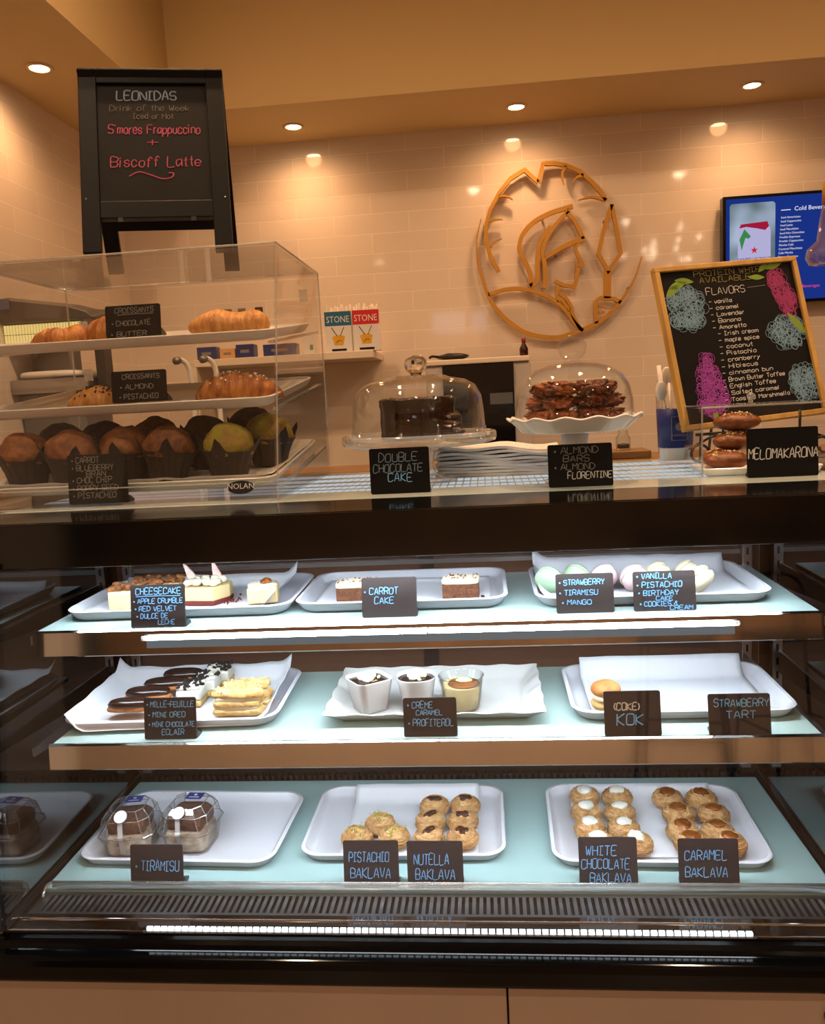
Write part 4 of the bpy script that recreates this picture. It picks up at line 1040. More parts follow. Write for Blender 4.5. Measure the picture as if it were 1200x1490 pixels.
t = thing('ceramic_cake_dome', 'white ruffled ceramic cake stand with a tall clear dome over almond sweets', 'cake stand', (.264, .308, ZT+.0004))
def ruf(r, z, a): 
    k_ = max(0, (r-.07)/.04); return (r*(1+.012*k_*cos(14*a)), z+.0025*k_*cos(14*a))
lathe_obj('stand_plate', [(.02, .078), (.060, .080), (.085, .084), (.104, .102), (.1085, .104), (.1065, .1065), (.100, .1050), (.080, .0925), (.02, .0915)], M_CERAM, t, n=84, fn=ruf)
lathe_obj('stand_foot', [(.050, 0), (.050, .003), (.040, .007), (.022, .014), (.0185, .030), (.019, .055), (.024, .0775)], M_CERAM, t)
po = [(.0945, 0), (.0945, .004), (.0935, .030), (.089, .050), (.078, .068), (.060, .080), (.040, .0865), (.020, .0885), (.010, .0885)]
pi2 = [(.010, .0865), (.020, .0865), (.039, .0845), (.059, .0780), (.0765, .0665), (.0872, .049), (.0915, .030), (.0925, 0)]
lathe_obj('glass_dome', po+pi2, M_DOME, t, loc=(0, 0, .1016), wrap=True)
lathe_obj('dome_knob', [(.014, 0), (.011, .004), (.0125, .007), (.019, .013), (.0225, .022), (.0215, .031), (.016, .039), (.006, .0435), (.001, .044)], M_DOME, t, n=28, loc=(0, 0, .1904))
zc = ZT+.0962
def craggy(name, loc, rad, rz, m_, label, seed, grp, tilt=0.0):
    o = obj(name, MB().blob((0, 0, rad[2]), rad, .30, 150, seed, 96, 40, power=.66), m_, loc=loc, rot=(tilt, 0, rz), smooth=True)
    return tag(o, label, 'sweet', grp)
for k, (nm, x, y, z, rz_, tl, m_, lab) in enumerate((
    ('almond_bar', .226, .304, .000, .3, 0, M_ALMONDB, 'lowest almond bar of the left stack under the right dome'),
    ('almond_bar', .227, .312, .0215, -.2, .05, M_ALMONDB, 'middle almond bar of the left stack under the right dome'),
    ('almond_bar', .232, .308, .0430, .15, -.03, M_ALMONDB, 'top almond bar of the left stack under the right dome'),
    ('almond_florentine', .302, .302, .000, .1, 0, M_ALMOND, 'lowest dark florentine of the right stack under the dome'),
    ('almond_florentine', .302, .312, .0215, .5, -.04, M_ALMOND, 'middle dark florentine of the right stack under the dome'),
    ('almond_florentine', .298, .306, .0430, -.1, .04, M_ALMOND, 'top dark florentine of the right stack under the dome'))):
    craggy(nm, (x, y, zc+z), ((.0345 if k % 3 < 2 else .032), .033, .0112), rz_, m_, lab, k+1, nm.replace('_', ' ')+'s', tl)

# ------------------------------------------------------------------ small cookie box and its cookies
t = thing('clear_cookie_cover', 'small clear acrylic cover over honey cookies at the right end of the top', 'display box', (.556, .338, ZT+.0003))
def panel(a, b): return MB().box(*a)
obj('cover_panels', MB().box(-.098, .098, -.056, .056, .108, .1115).box(-.098, -.0955, -.056, .056, .0005, .108).box(.0955, .098, -.056, .056, .0005, .108).box(-.0955, .0955, .0535, .056, .0005, .108), M_ACRYL, t)
for pq in (((-.098, -.056, .110), (.098, -.056, .110)), ((-.097, -.056, .001), (-.097, -.056, .110)), ((.097, -.056, .001), (.097, -.056, .110)), ((-.098, .056, .110), (.098, .056, .110))):
    obj('polished_edge', MB().tube(pq, .0015, 6), M_ACREDGE, t)
lathe_obj('lift_knob', [(.004, 0), (.0035, .006), (.006, .010), (.0065, .014), (.003, .017)], M_ACREDGE, t, n=16, loc=(-.006, 0, .1116))
o = obj('cookie_plate', MB().loft([rrect(w, d, .008, z, 4) for w, d, z in ((.170, .088, 0), (.176, .093, .002), (.184, .099, .011), (.181, .097, .0125), (.170, .088, .005))]), M_CERAM, loc=(.556, .338, ZT+.0006), smooth=True)
md = o.modifiers.new('edge', 'EDGE_SPLIT'); md.split_angle = radians(45)
tag(o, 'white rectangular plate of honey cookies under the small clear cover', 'plate')
def honey(loc, rz, label, seed, tilt=0):
    t = thing('honey_cookie', label, 'cookie', loc, rz, 'honey cookies under the small cover'); t.rotation_euler = (tilt, 0, rz)
    obj('cookie', MB().blob((0, 0, .0155), (.036, .024, .0155), .07, 45, seed, 30, 14), M_HONEY, t, smooth=True)
    random.seed(seed)
    obj('walnut_crumbs', MB().crumbs(40, lambda: (lambda a, b: (a*.026, b*.016, .0155+.0158*max(.1, 1-a*a*.58-b*b*.45)**.5))(random.uniform(-1, 1), random.uniform(-1, 1)), .0008, .002), M_CHEESE, t)
    return t
zp = ZT+.0064
honey((.508, .318, zp+.001), .05, 'honey cookie at the front left of the plate, left of the card', 1)
honey((.514, .364, zp+.001), -.1, 'honey cookie behind the front left one', 2)
honey((.526, .340, zp+.0305), .12, 'honey cookie on the second layer of the pile', 3, .04)
honey((.530, .344, zp+.0610), -.06, 'honey cookie on the very top of the pile', 4)
honey((.604, .336, zp), 1.5, 'honey cookie at the right end of the plate, right of the card', 5)

# ------------------------------------------------------------------ framed flavour chalkboard on its scroll easel
fr = thing('framed_chalkboard', 'tilted chalkboard of flavours in a golden wood frame with chalk flowers', 'chalkboard', (.604, .47, 1.442), .285)
fr.rotation_euler = (0, 0, .285)
FW, FH = .287, .299; FL = .253; FR = -.059
FM = Matrix.Rotation(-FL, 4, 'X') @ Matrix.Rotation(FR, 4, 'Y')
FM = Matrix.Rotation(-FL, 4, 'X') @ Matrix.Rotation(FR, 4, Vector((0, 1, 0)))
def Fr(name, mb, m, **k):
    mb.v = [tuple(FM @ Vector(q)) for q in mb.v]; return obj(name, mb, m, fr, **k)
b_ = .0095
Fr('wood_frame', MB().box(-FW/2, FW/2, -.004, .012, 0, b_).box(-FW/2, FW/2, -.004, .012, FH-b_, FH).box(-FW/2, -FW/2+b_, -.004, .012, b_, FH-b_).box(FW/2-b_, FW/2, -.004, .012, b_, FH-b_), M_GOLDWOOD, bevel=.0012)
Fr('chalk_panel', MB().box(-FW/2+b_*.9, FW/2-b_*.9, .002, .008, b_*.9, FH-b_*.9), M_BOARD)
def fp(u, v): return (-FW/2+u*FW, (1-v)*FH)        # u across, v down, both 0..1
PF = lambda x, z: Vector((x, .0014, z))
def fwrite(mb, rows, r):
    for (tx, ua, ub, v, cap, *upv) in rows:
        xa, z0 = fp(ua, v); xb, _ = fp(ub, v); hand(mb, tx, xa, xb, z0, cap*FH, r, P=PF, jit=.14)
    return mb
flav = ['vanilla', 'caramel', 'Lavender', 'Banana', 'Amaretto', 'Irish cream', 'maple spice', 'coconut', 'Pistachio', 'cranberry', 'Hibiscus', 'cinnamon bun', 'Brown Butter Toffee', 'English Toffee', 'Salted caramel', 'Toasted Marshmello']
lens_ = [.13, .17, .20, .17, .20, .25, .25, .20, .22, .24, .22, .32, .40, .33, .35, .42]
rows = []
for i, (f_, l_) in enumerate(zip(flav, lens_)):
    u_ = .365-.0015*i if i < 5 else .385-.004*(i-5)
    rows.append(('- '+f_, u_-.03, u_+l_, .250+.0405*i, .024))
Fr('flavour_lettering', fwrite(MB(), rows+[('FLAVORS', .33, .60, .195, .042)], .0006), M_WHITECH)
m = MB()
for (xa, xb, v0, v1) in ((.16, .30, .188, .182), (.62, .75, .170, .165)):
    x1_, z1_ = fp(xa, v0); x2_, z2_ = fp(xb, v1); m.tube([PF(x1_, z1_), PF(x2_, z2_)], .0005, 5, sq=.4)
Fr('ruled_lines', m, M_GREYCH)
Fr('heading', fwrite(MB(), [('PROTEIN WHIP', .27, .74, .075, .034), ('AVAILABLE', .30, .66, .118, .034)], .0007), mat('dim olive chalk', (128, 116, 58), .8), label='olive chalk heading')
def loops_flower(mb, cu, cv, ru, rv, n, rad, seed, inside=None):
    random.seed(seed)
    for _ in range(n):
        for __ in range(30):
            a = random.uniform(0, 6.28); q = random.random()**.5; du, dv = q*cos(a), q*sin(a)
            if inside is None or inside(du, dv): break
        x, z = fp(cu+du*ru, cv+dv*rv); rr = random.uniform(.6, 1.15)*rad; s0 = random.uniform(0, 6)
        mb.tube([PF(x+rr*cos(s0+t*.55)*(1-.02*t), z+rr*sin(s0+t*.55)*random.uniform(.9, 1.05)) for t in range(12)], .00042, 4, sq=.4)
Fr('blue_flower', (lambda m: (loops_flower(m, .175, .265, .125, .125, 135, .0095, 1), m)[1])(MB()), M_PALEBL, label='pale blue chalk flower, upper left')
Fr('blue_flower', (lambda m: (loops_flower(m, .840, .475, .130, .095, 105, .0085, 2), m)[1])(MB()), M_PALEBL, label='pale blue chalk flower, right middle')
Fr('blue_flower', (lambda m: (loops_flower(m, .890, .800, .095, .110, 105, .0085, 3), m)[1])(MB()), M_PALEBL, label='pale blue chalk flower, lower right')
def cone(du, dv): return abs(du) < (.25+.75*(dv+1)/2)
def cone2(du, dv): return abs(du-.5*(dv)) < .55
Fr('purple_flower', (lambda m: (loops_flower(m, .235, .745, .125, .185, 180, .0085, 4, cone), m)[1])(MB()), M_PURPCH, label='purple chalk flower, lower left')
Fr('purple_flower', (lambda m: (loops_flower(m, .865, .225, .110, .150, 165, .0080, 5, cone2), m)[1])(MB()), M_MAGCH, label='magenta chalk flower, upper right')
def leaf(mb, u0_, v0_, u1_, v1_, wd):
    x0, q0 = fp(u0_, v0_); x1, q1 = fp(u1_, v1_); d = Vector((x1-x0, q1-q0)); nn = Vector((-d.y, d.x)).normalized()
    ou, ol = [], []
    for i in range(9):
        t_ = i/8; w__ = wd*sin(pi*t_); c = Vector((x0, q0))+d*t_
        ou.append(c+nn*w__); ol.append(c-nn*w__)
    poly = ou+ol[::-1][1:-1]
    mb.loft([[Vector((p.x, y, p.y)) for p in poly] for y in (.0020, .0012)])
m = MB()
for q in ((.26, .105, .13, .085, .006), (.21, .10, .08, .135, .007), (.15, .115, .055, .185, .007), (.72, .08, .80, .022, .005), (.76, .06, .90, .035, .006), (.64, .105, .76, .115, .005), (.865, .35, .975, .50, .007), (.245, .91, .215, .955, .005)): leaf(m, *q)
Fr('green_leaves', m, M_GREENCH, label='green chalk leaves and stems')
# black wrought scroll easel
es = thing('scroll_easel', 'black wrought iron scroll easel holding the flavour chalkboard', 'easel', (.604, .452, ZT+.0004), .285)
def spiral(cx, y, cz, r0_, r1_, a0_, a1_, n=34): return [(cx+(r0_+(r1_-r0_)*i/n)*cos(a0_+(a1_-a0_)*i/n), y, cz+(r0_+(r1_-r0_)*i/n)*sin(a0_+(a1_-a0_)*i/n)) for i in range(n+1)]
m = MB()
for s in (-1, 1):
    sp = spiral(s*.122, -.002, .0245, .006, .0215, 0 if s < 0 else pi, (-1.5*pi*1.35) if s < 0 else pi+1.5*pi*1.35)
    m.tube(sp, .0026, 8)
    m.tube([(s*.122+s*.018, -.002, .036), (s*.100, .004, .052), (s*.075, .012, .057), (s*.045, .024, .057)], .0024, 8)
obj('scroll_foot', m, M_BLACKS, es, smooth=True)
m = MB()
for s in (-1, 1):
    m.tube([(s*.075, -.002, .092), (s*.075, -.002, .058), (s*.075, .030, .057), (s*.075, .046, .057)], .0026, 8)
m.tube([(-.10, .044, .0570), (.10, .044, .0570)], .0028, 8)
obj('support_hook', m, M_BLACKS, es, smooth=True)
obj('back_leg', MB().tube([(0, .046, .057), (0, .080, .180), (0, .112, .240)], .0028, 8).tube([(0, .100, .230), (0, .150, .1), (0, .170, .0030)], .0028, 8).tube([(-.09, .044, .057), (-.09, .047, .0030)], .0028, 8).tube([(.09, .044, .057), (.09, .047, .0030)], .0028, 8), M_BLACKS, es, smooth=True)

# ------------------------------------------------------------------ tumbler of straws, paper stack, jar on the ledge
t = thing('utensil_tumbler', 'clear tumbler with a navy printed band full of white spoons and straws', 'tumbler', (.482, .565, ZT+.0004))
lathe_obj('clear_cup', [(.029, 0), (.0305, .001), (.036, .136), (.0362, .138), (.0350, .138), (.0296, .004)], M_ACRYL, t, n=40)
lathe_obj('navy_band', [(.0318, .030), (.0352, .103), (.0348, .1032), (.0314, .0302)], M_NAVY, t, n=40, wrap=True)
lathe_obj('white_insert', [(.0275, .006), (.0290, .028), (.0300, .0295), (.006, .031)], M_CERAM, t, n=30)
T3 = Matrix.Rotation(-.045, 4, 'X')
m = MB()
for x0, x1, z0, z1_ in ((-.015, .015, .088, .089), (-.015, .015, .044, .045), (-.015, -.014, .044, .089), (.014, .015, .044, .089)):
    m.box(x0, x1, -.0362 if z0 > .06 or z1_ > .06 else -.0352, -.0342, z0, z1_)
obj('printed_outline', m, M_GREYCH, t)
m = MB()
m.lathe([(.0075, 0), (.0075, .0015)], 20, M=Matrix.Translation((0, -.0345, .070)) @ Matrix.Rotation(pi/2, 4, 'X'))
obj('printed_emblem', m, M_GREYCH, t)
printed('printed_name', 'Leonidas', .008, M_GREYCH, t, (0, -.0358, .052), (pi/2, 0, 0), 'CENTER')
random.seed(31)
for i, (x, y, lx, ly, h, kind) in enumerate(((-.012, 0, -.018, 0, .186, 0), (-.002, .006, -.010, .006, .182, 1), (.006, -.006, .010, -.006, .176, 0), (.014, .004, .016, .006, .178, 0), (-.016, -.008, -.013, -.007, .155, 1), (.000, -.012, .001, -.014, .152, 1))):
    m = MB()
    if kind == 0: m.tube([(x, y, .034), (x+lx, y+ly, h)], .0042, 10)
    else:
        m.tube([(x, y, .034), (x+lx*.7, y+ly*.7, h-.03)], .0024, 8)
        m.blob((x+lx, y+ly, h-.018), (.0105, .0035, .019), 0, 1, 0, 16, 10)
    o = obj('plastic_straw' if kind == 0 else 'plastic_spoon', m, M_PLASTW, loc=(.482, .565, ZT+.0004), smooth=True)
    tag(o, ('white wide straw in the navy tumbler, %s' % ('leaning farthest left', '', 'right of the spoon', 'rightmost')[i]) if kind == 0 else 'white plastic spoon in the navy tumbler, %s' % {1: 'between the straws', 4: 'lowest on the left', 5: 'lowest in front'}[i], 'straw' if kind == 0 else 'spoon', 'straws and spoons in the tumbler')
random.seed(41)
ps = thing('paper_stack', 'thick stack of loose printed white paper sheets between the two cake domes', 'paper stack', (.145, .530, ZT+.0004), -.10)
for i in range(9):
    m = MB(); w, d = .225, .150; nx = 16
    z = i*.0058; a = random.uniform(-.05, .05); R_ = Matrix.Rotation(a, 4, 'Z')
    top = [[Vector(R_ @ Vector(((k/nx-.5)*w+random.uniform(-.002, .002), y, 0)))+Vector((0, 0, z+.0052*(1-q)*0+q*.0050+.010*(.5-k/nx)*(i/8)+.003*sin(k*.7+i)*(i/8))) for k in range(nx+1)] for y, q in ((-d/2, 0), (-d/2, 1), (d/2, 1), (d/2, 0))]
    m.loft(top, False, False, closed=False, wrap=True)
    m.add([top[0][0], top[1][0], top[2][0], top[3][0]], [(0, 1, 2, 3)]); m.add([top[0][-1], top[1][-1], top[2][-1], top[3][-1]], [(3, 2, 1, 0)])
    if i == 0: m.v = [(x, y, max(q, 0.0)) for x, y, q in m.v]
    obj('sheet_bundle', m, mat('white sheet', (224, 222, 220), .7, noise_amt=.22, nscale=30, stretch=(1, 1, 60)) if i == 0 else bpy.data.materials['white sheet'], ps, smooth=False)
o = obj('wood_board', MB().box(-.062, .062, -.045, .045, 0, .016), M_BROWNWOOD, loc=(.400, .735, ZT+.0005), bevel=.002)
tag(o, 'small brown wooden board on the rear ledge, between the right dome and the tumbler', 'board')
t = thing('small_jar', 'small clear jar with dark contents on the little wooden board', 'jar', (.412, .735, ZT+.0168))
lathe_obj('jar_glass', [(.014, 0), (.0155, .002), (.0155, .026), (.010, .034), (.010, .042), (.0085, .042), (.0085, .034), (.014, .025), (.014, .003)], M_GLASS, t, n=24)
lathe_obj('contents', [(.0130, .0035), (.0132, .012), (.002, .014)], M_CHOC, t, n=20)

# ------------------------------------------------------------------ behind: back counter, shelf, machines
bc = thing('back_counter', 'white back counter along the tiled wall under the shelf', 'counter', (0, 1.95, 0))
obj('cabinet', MB().box(-1.33, 4.3, -.28, .39, .0, .905), M_CERAM, bc)
obj('worktop', MB().box(-1.335, 4.4, -.31, .395, .905, .94), M_BROWNWOOD, bc, bevel=.002)
fs_ = thing('floating_shelf', 'white wall shelf with a side panel, carrying straw boxes', 'shelf', (-.64, 2.15, 1.40))
M_SHW = mat('warm white shelf', (228, 218, 202), .45)
obj('shelf_board', MB().box(-.345, .352, -.100, .198, .278, .305), M_SHW, fs_, bevel=.002)
obj('side_panel', MB().box(-.355, -.335, -.100, .198, -.459, .2775), M_SHW, fs_, bevel=.002)
obj('inner_back', MB().box(-.335, .352, .170, .198, -.459, .2775), M_SHW, fs_)
def straw_box(x, label, m_, seed):
    t = thing('straw_box', label, 'box', (x, 2.105, 1.7055), .04, 'boxes of straws on the shelf')
    w, h = .100, .150
    obj('carton', MB().box(-w/2, w/2, -.035, .035, 0, h), M_CERAM, t, bevel=.001)
    obj('header_band', MB().box(-w/2-.0004, w/2+.0004, -.0358, -.030, h-.052, h+.0004), m_, t)
    printed('brand_print', 'STONE', .034, M_CERAM, t, (0, -.0364, h-.040), (pi/2, 0, 0), 'CENTER', sx=.82)
    cupm = MB().loft([[Vector((px, dy, pz)) for px, pz in ((-.016, .026), (.016, .026), (.024, .056), (.012, .062), (-.012, .062), (-.024, .056))] for dy in (-.0362, -.0352)])
    cp = obj('printed_cup', cupm, mat('yellow print', (226, 176, 40), .6), t)
    obj('printed_lines', MB().tube([(-.005, -.0365, .060), (-.026, -.0365, .092)], .0012, 5, sq=.4).tube([(.006, -.0365, .060), (.022, -.0365, .092)], .0012, 5, sq=.4).tube([(-.010, -.0368, .034), (0, -.0368, .044), (.012, -.0368, .040)], .001, 5, sq=.4).box(-.028, .028, -.0362, -.0352, .004, .012), M_BLACKS, t)
    random.seed(seed); m = MB()
    for i in range(13): 
        x_ = -w/2+.008+i*(w-.016)/12; m.tube([(x_, random.uniform(-.02, .02), h-.02), (x_+random.uniform(-.004, .004), random.uniform(-.02, .02), h+random.uniform(.014, .03))], .0032, 7)
    obj('straw_tips', m, M_PLASTW, t, smooth=True)
    return t
straw_box(-.420, 'white straw box with a blue header on the wall shelf', mat('teal blue print', (22, 108, 150), .5), 3)
straw_box(-.314, 'white straw box with a red header at the right end of the wall shelf', mat('red print', (206, 34, 40), .5), 4)
for i, (x, w, h, m_, lab) in enumerate(((-.945, .075, .050, M_NAVY, 'navy box at the left end of the wall shelf'), (-.862, .060, .040, mat('tan cup', (206, 160, 110), .6), 'tan box between the navy boxes on the wall shelf'), (-.792, .07, .052, M_NAVY, 'second navy box on the wall shelf, right of the tan one'), (-.655, .13, .046, M_NAVY, 'long navy carton lying on the wall shelf'))):
    t = thing('carton', lab, 'box', (x, 2.12, 1.7055), 0, 'small cartons on the wall shelf')
    obj('carton_body', MB().box(-w/2, w/2, -.03, .03, 0, h), m_, t, bevel=.002)
    obj('printed_label', MB().box(-w*.25, w*.25, -.0306, -.029, h*.38, h*.60), M_GREYCH, t)
t = thing('paper_tube', 'white upright paper packet beside the blue straw box', 'packet', (-.540, 2.11, 1.7055))
obj('packet', MB().box(-.022, .022, -.02, .02, 0, .075), M_CERAM, t, bevel=.002); obj('green_print', MB().box(.004, .016, -.0206, -.018, .015, .035), mat('green print', (30, 110, 90), .6), t)
# filter taps
for x, lab in ((-.985, 'white gooseneck tap at the left, in front of the wall shelf'), (-.885, 'white gooseneck tap at the right, in front of the wall shelf')):
    t = thing('gooseneck_tap', lab, 'tap', (x, 1.98, .9405), 0, 'white gooseneck taps')
    obj('spout', MB().tube(smooth_line([(.012, 0, 0), (.012, 0, .58), (.010, 0, .70), (.003, -.01, .745), (-.010, -.03, .762), (-.014, -.055, .760)], 5), .010, 12), M_CERAM, t, smooth=True)
    obj('nozzle', MB().tube([(-.0135, -.050, .760), (-.0155, -.072, .757)], .014, 14), M_GREYST, t, smooth=True)
    obj('tap_base', MB().lathe([(.026, 0), (.026, .012), (.014, .02)], 20, c=(.012, 0, 0)), M_GREYST, t, smooth=True)
# wall outlets
for x, lab in ((-.925, 'small wall switch, leftmost of three above the croissant'), (-.866, 'small wall switch, middle of three'), (-.794, 'small dark wall switch, rightmost of three')):
    t = thing('wall_switch', lab, 'switch', (x, WY-.0005, 1.912), 0, 'small wall switches')
    obj('cover_plate', MB().box(-.016, .016, -.006, 0, -.012, .012), M_GREYCH if x < -.8 else M_BLACKS, t, bevel=.001)
    obj('toggle', MB().box(-.008, .008, -.010, -.006, -.005, .005), M_GREYST, t)
# white drinks machine with a dark display
fm = thing('coffee_machine', 'white and grey countertop machine with a large dark glass front', 'machine', (.102, 1.98, .9405))
obj('housing', MB().box(-.190, .190, -.02, .25, 0, .688), mat('pale grey housing', (188, 184, 180), .4), fm, bevel=.006)
obj('top_cap', MB().box(-.196, .186, -.03, .25, .6885, .708), M_SHW, fm, bevel=.004)
gd = obj('glass_door', MB().box(-.128, .128, -.032, -.0205, .36, .686), mat('dark glass door', (14, 16, 20), .08), fm, bevel=.003, label='black glass door')
obj('door_band', MB().box(-.128, .128, -.035, -.0325, .610, .684), M_BLACK, gd)
obj('display', MB().box(.040, .122, -.0345, -.0325, .540, .580), mat('display grey', (92, 98, 104), .3), gd)
obj('drip_tray', MB().box(-.15, .15, -.08, -.0325, .30, .335), M_STEEL, fm, bevel=.002)
o = obj('black_glove', MB().blob((0, 0, .012), (.062, .035, .013), .12, 30, 3, 26, 12).tube([(-.055, 0, .014), (-.078, -.01, .016), (-.088, -.01, .010)], .005, 8), M_BLACKS, loc=(.010, 2.05, 1.6515), smooth=True)
tag(o, 'black folded cloth lying on top of the white machine', 'cloth')
t = thing('sauce_bottle', 'small dark bottle with a red cap on the right of the white machine', 'bottle', (.274, 2.06, 1.6490))
lathe_obj('bottle', [(.014, 0), (.016, .003), (.016, .030), (.007, .046), (.007, .052)], mat('dark red bottle', (50, 14, 12), .2), t, n=20)
lathe_obj('cap', [(.008, .0525), (.008, .066), (.004, .068)], mat('red cap', (150, 20, 20), .4), t, n=16)
# stainless heated appliance at the far left
ap = thing('warming_cabinet', 'grey steel counter appliance with yellow-lit slatted hood, far left behind the acrylic box', 'appliance', (-1.19, 1.45, .9))
lc = obj('side_counter', MB().box(LX+.002, -.93, .9, 1.635, 0, .8995), M_CERAM); tag(lc, 'white side counter under the steel appliance along the left wall', 'counter')
obj('steel_base', MB().box(-.14, .07, -.02, .16, 0.0, .690), M_GREYST, ap, bevel=.004)
obj('steel_shelf', MB().box(-.145, .105, -.06, .17, .690, .735), M_STEEL, ap, bevel=.004)
obj('white_lid', MB().blob((-.035, .04, .748), (.105, .09, .014), 0, 1, 0, 30, 10, power=.5), M_CERAM, ap, smooth=True)
obj('dark_post', MB().loft([[Vector((x, y, z)) for x, y in ((.105, .0), (.140, .0), (.140, .06), (.105, .06))] for x_, z in ((0, .640), (0, .86)) for x in (0,)]) if False else MB().box(.105, .135, .0, .06, .640, .885), mat('dark grey post', (52, 50, 50), .4), ap, bevel=.004)
hood = obj('hood', MB().loft([[Vector((x, y, z)) for y, z in ((-.08, .905), (.16, .905), (.16, .955), (-.02, dz), (-.08, dz-.012))] for x, dz in ((-.145, .990), (.08, .955), (.13, .938), (.148, .922))]), mat('dark grey hood', (78, 76, 76), .4), ap, bevel=.003)
obj('blue_corner', MB().box(-.145, -.105, -.086, -.0805, .945, .975), mat('blue grey plastic', (96, 108, 150), .4), hood)
m = MB()
for i in range(26): m.box(-.143+i*.0095, -.143+i*.0095+.0062, -.064, -.060, .838, .870).box(-.143+i*.0095, -.143+i*.0095+.0062, -.064, -.060, .872, .900)
obj('lit_slats', m, emit('yellow lit slats', (1.0, .70, .22), 0.9), ap, label='yellow lit slats')
obj('slat_backing', MB().box(-.145, .105, -.058, -.050, .832, .9045), M_GREYST, ap)
obj('hood_column', MB().box(-.145, -.02, .08, .16, .735, .9045), M_GREYST, ap)

# ------------------------------------------------------------------ emblem on the back wall
EMB = [(14,14,[(-61, 260), (-113, 311), (-168, 283), (-213, 234), (-253, 169), (-272, 105), (-271, 45), (-256, -9), (-227, -67)],1),
(14,14,[(-61, 260), (-41, 328), (0, 327), (46, 316), (99, 289), (144, 247), (176, 209), (197, 174)],1),
(13,2,[(197, 176), (143, 191), (93, 184)],0),
(10,1,[(-216, 220), (-184, 217), (-162, 203)],0),
(9,1,[(-258, 128), (-231, 133), (-204, 131)],0),
(10,1,[(-257, 30), (-237, 49), (-210, 59)],0),
(14,1,[(46, 314), (32, 284), (38, 242)],0),
(13,1,[(112, 275), (85, 267), (73, 248)],0),
(3,16,[(-289, 139), (-308, 61), (-308, -19), (-288, -107), (-260, -183), (-207, -253)],0),
(16,16,[(-207, -253), (-140, -305), (-72, -329), (-4, -337), (50, -326), (105, -309), (160, -289)],0),
(16,2,[(160, -289), (221, -239), (269, -182), (303, -125), (331, -45)],0),
(16,16,[(69, 162), (-18, 142), (-86, 111), (-128, 68), (-142, 23), (-134, -10), (-112, -58), (-100, -99), (-107, -133)],0),
(16,13,[(-107, -130), (-80, -117), (-73, -74), (-73, -21), (-62, 31), (-20, 94)],0),
(13,16,[(56, 150), (21, 117), (-13, 80), (-41, 36), (-53, -3), (-47, -43), (-45, -102), (-52, -142)],0),
(14,14,[(45, 141), (74, 107), (100, 53), (107, 36)],0),
(20,14,[(111, 36), (59, 23), (5, 0), (-43, -26)],0),
(13,13,[(82, 21), (77, -5), (88, -32), (101, -64), (78, -65), (85, -84), (75, -104), (77, -120), (68, -143), (28, -137), (-9, -117)],1),
(13,13,[(8, -139), (0, -165), (6, -199)],0),
(13,13,[(7, -166), (34, -187), (53, -222), (59, -256), (88, -312)],0),
(13,13,[(17, -190), (33, -214), (47, -235)],0),
(14,14,[(-272, -154), (-203, -138), (-135, -140), (-67, -161), (-14, -191), (32, -234), (65, -283), (97, -317)],0),
(14,14,[(218, 158), (187, 66), (164, -24), (200, -92), (250, -29), (236, 63), (218, 158)],1),
(26,26,[(198, -92), (195, -197)],0),
(14,14,[(149, -292), (148, -208), (168, -194), (222, -200), (247, -217)],1),
(7,7,[(160, -225), (186, -226)],0),
(7,7,[(159, -249), (186, -249)],0),
]
em = thing('warrior_emblem', 'large golden outline emblem of a helmeted warrior with spear on the tiled wall', 'emblem', (.425, 2.318, 2.065))
for (wa, wb, pts, sharp) in EMB:
    q = [Vector((x/1000, z/1000)) for x, z in pts]
    L = q if (sharp or len(q) < 3) else smooth_line(q, 6)
    if sharp and len(q) > 3:                      # keep the first corners crisp, round the rest
        L = []
        for i in range(len(q)-1):
            L += [q[i]+(q[i+1]-q[i])*j/3 for j in range(3)]
        L.append(q[-1])
    n = len(L); a, b = [], []
    for i in range(n):
        d = (L[min(i+1, n-1)]-L[max(i-1, 0)]).normalized(); nn = Vector((-d.y, d.x)); w = (wa+(wb-wa)*i/(n-1))/2000*1.05
        if 0 < i < n-1:                           # mitre
            d1 = (L[i]-L[i-1]).normalized(); c = max(.35, abs(Vector((-d1.y, d1.x)).dot(nn))); w /= c
        a.append(L[i]+nn*w); b.append(L[i]-nn*w)
    m = MB()
    loops = [[Vector((a[i].x, -.008, a[i].y)), Vector((b[i].x, -.008, b[i].y)), Vector((b[i].x, .010, b[i].y)), Vector((a[i].x, .010, a[i].y))] for i in range(n)]
    m.loft(loops)
    obj('outline_bar', m, M_GOLD, em)
m = MB()
for x, z in ((-.268, .09), (.11, .28), (-.02, -.33), (.28, -.16), (0, -.02), (-.05, .13), (.19, .1)): m.tube([(x, .009, z), (x, .0315, z)], .004, 8)
obj('standoff', m, M_GREYST, em)

# ------------------------------------------------------------------ menu screen
tv = thing('menu_screen', 'wall-mounted digital menu screen with a blue cold drinks list, upper right', 'screen', (1.42, 2.30, 2.01), 0)
TW, TH = .730, .410
obj('bezel', MB().box(-TW/2, TW/2, -.012, .030, -TH/2, TH/2), M_BLACK, tv, bevel=.003)
M_SBLUE = emit('screen blue', (.010, .030, .22), 1.0)
sp_ = obj('screen_panel', MB().box(-TW/2+.012, TW/2-.012, -.0135, -.0121, -TH/2+.012, TH/2-.012), M_SBLUE, tv)
pm = bpy.data.materials.new('screen photo'); pm.use_nodes = True; nt = pm.node_tree; nt.nodes.remove(nt.nodes['Principled BSDF'])
tc = nt.nodes.new('ShaderNodeTexCoord'); nz = nt.nodes.new('ShaderNodeTexNoise'); nz.inputs['Scale'].default_value = 9; nz.inputs['Detail'].default_value = 1
rp = nt.nodes.new('ShaderNodeValToRGB'); rp.color_ramp.elements[0].position = .35; rp.color_ramp.elements[1].position = .7
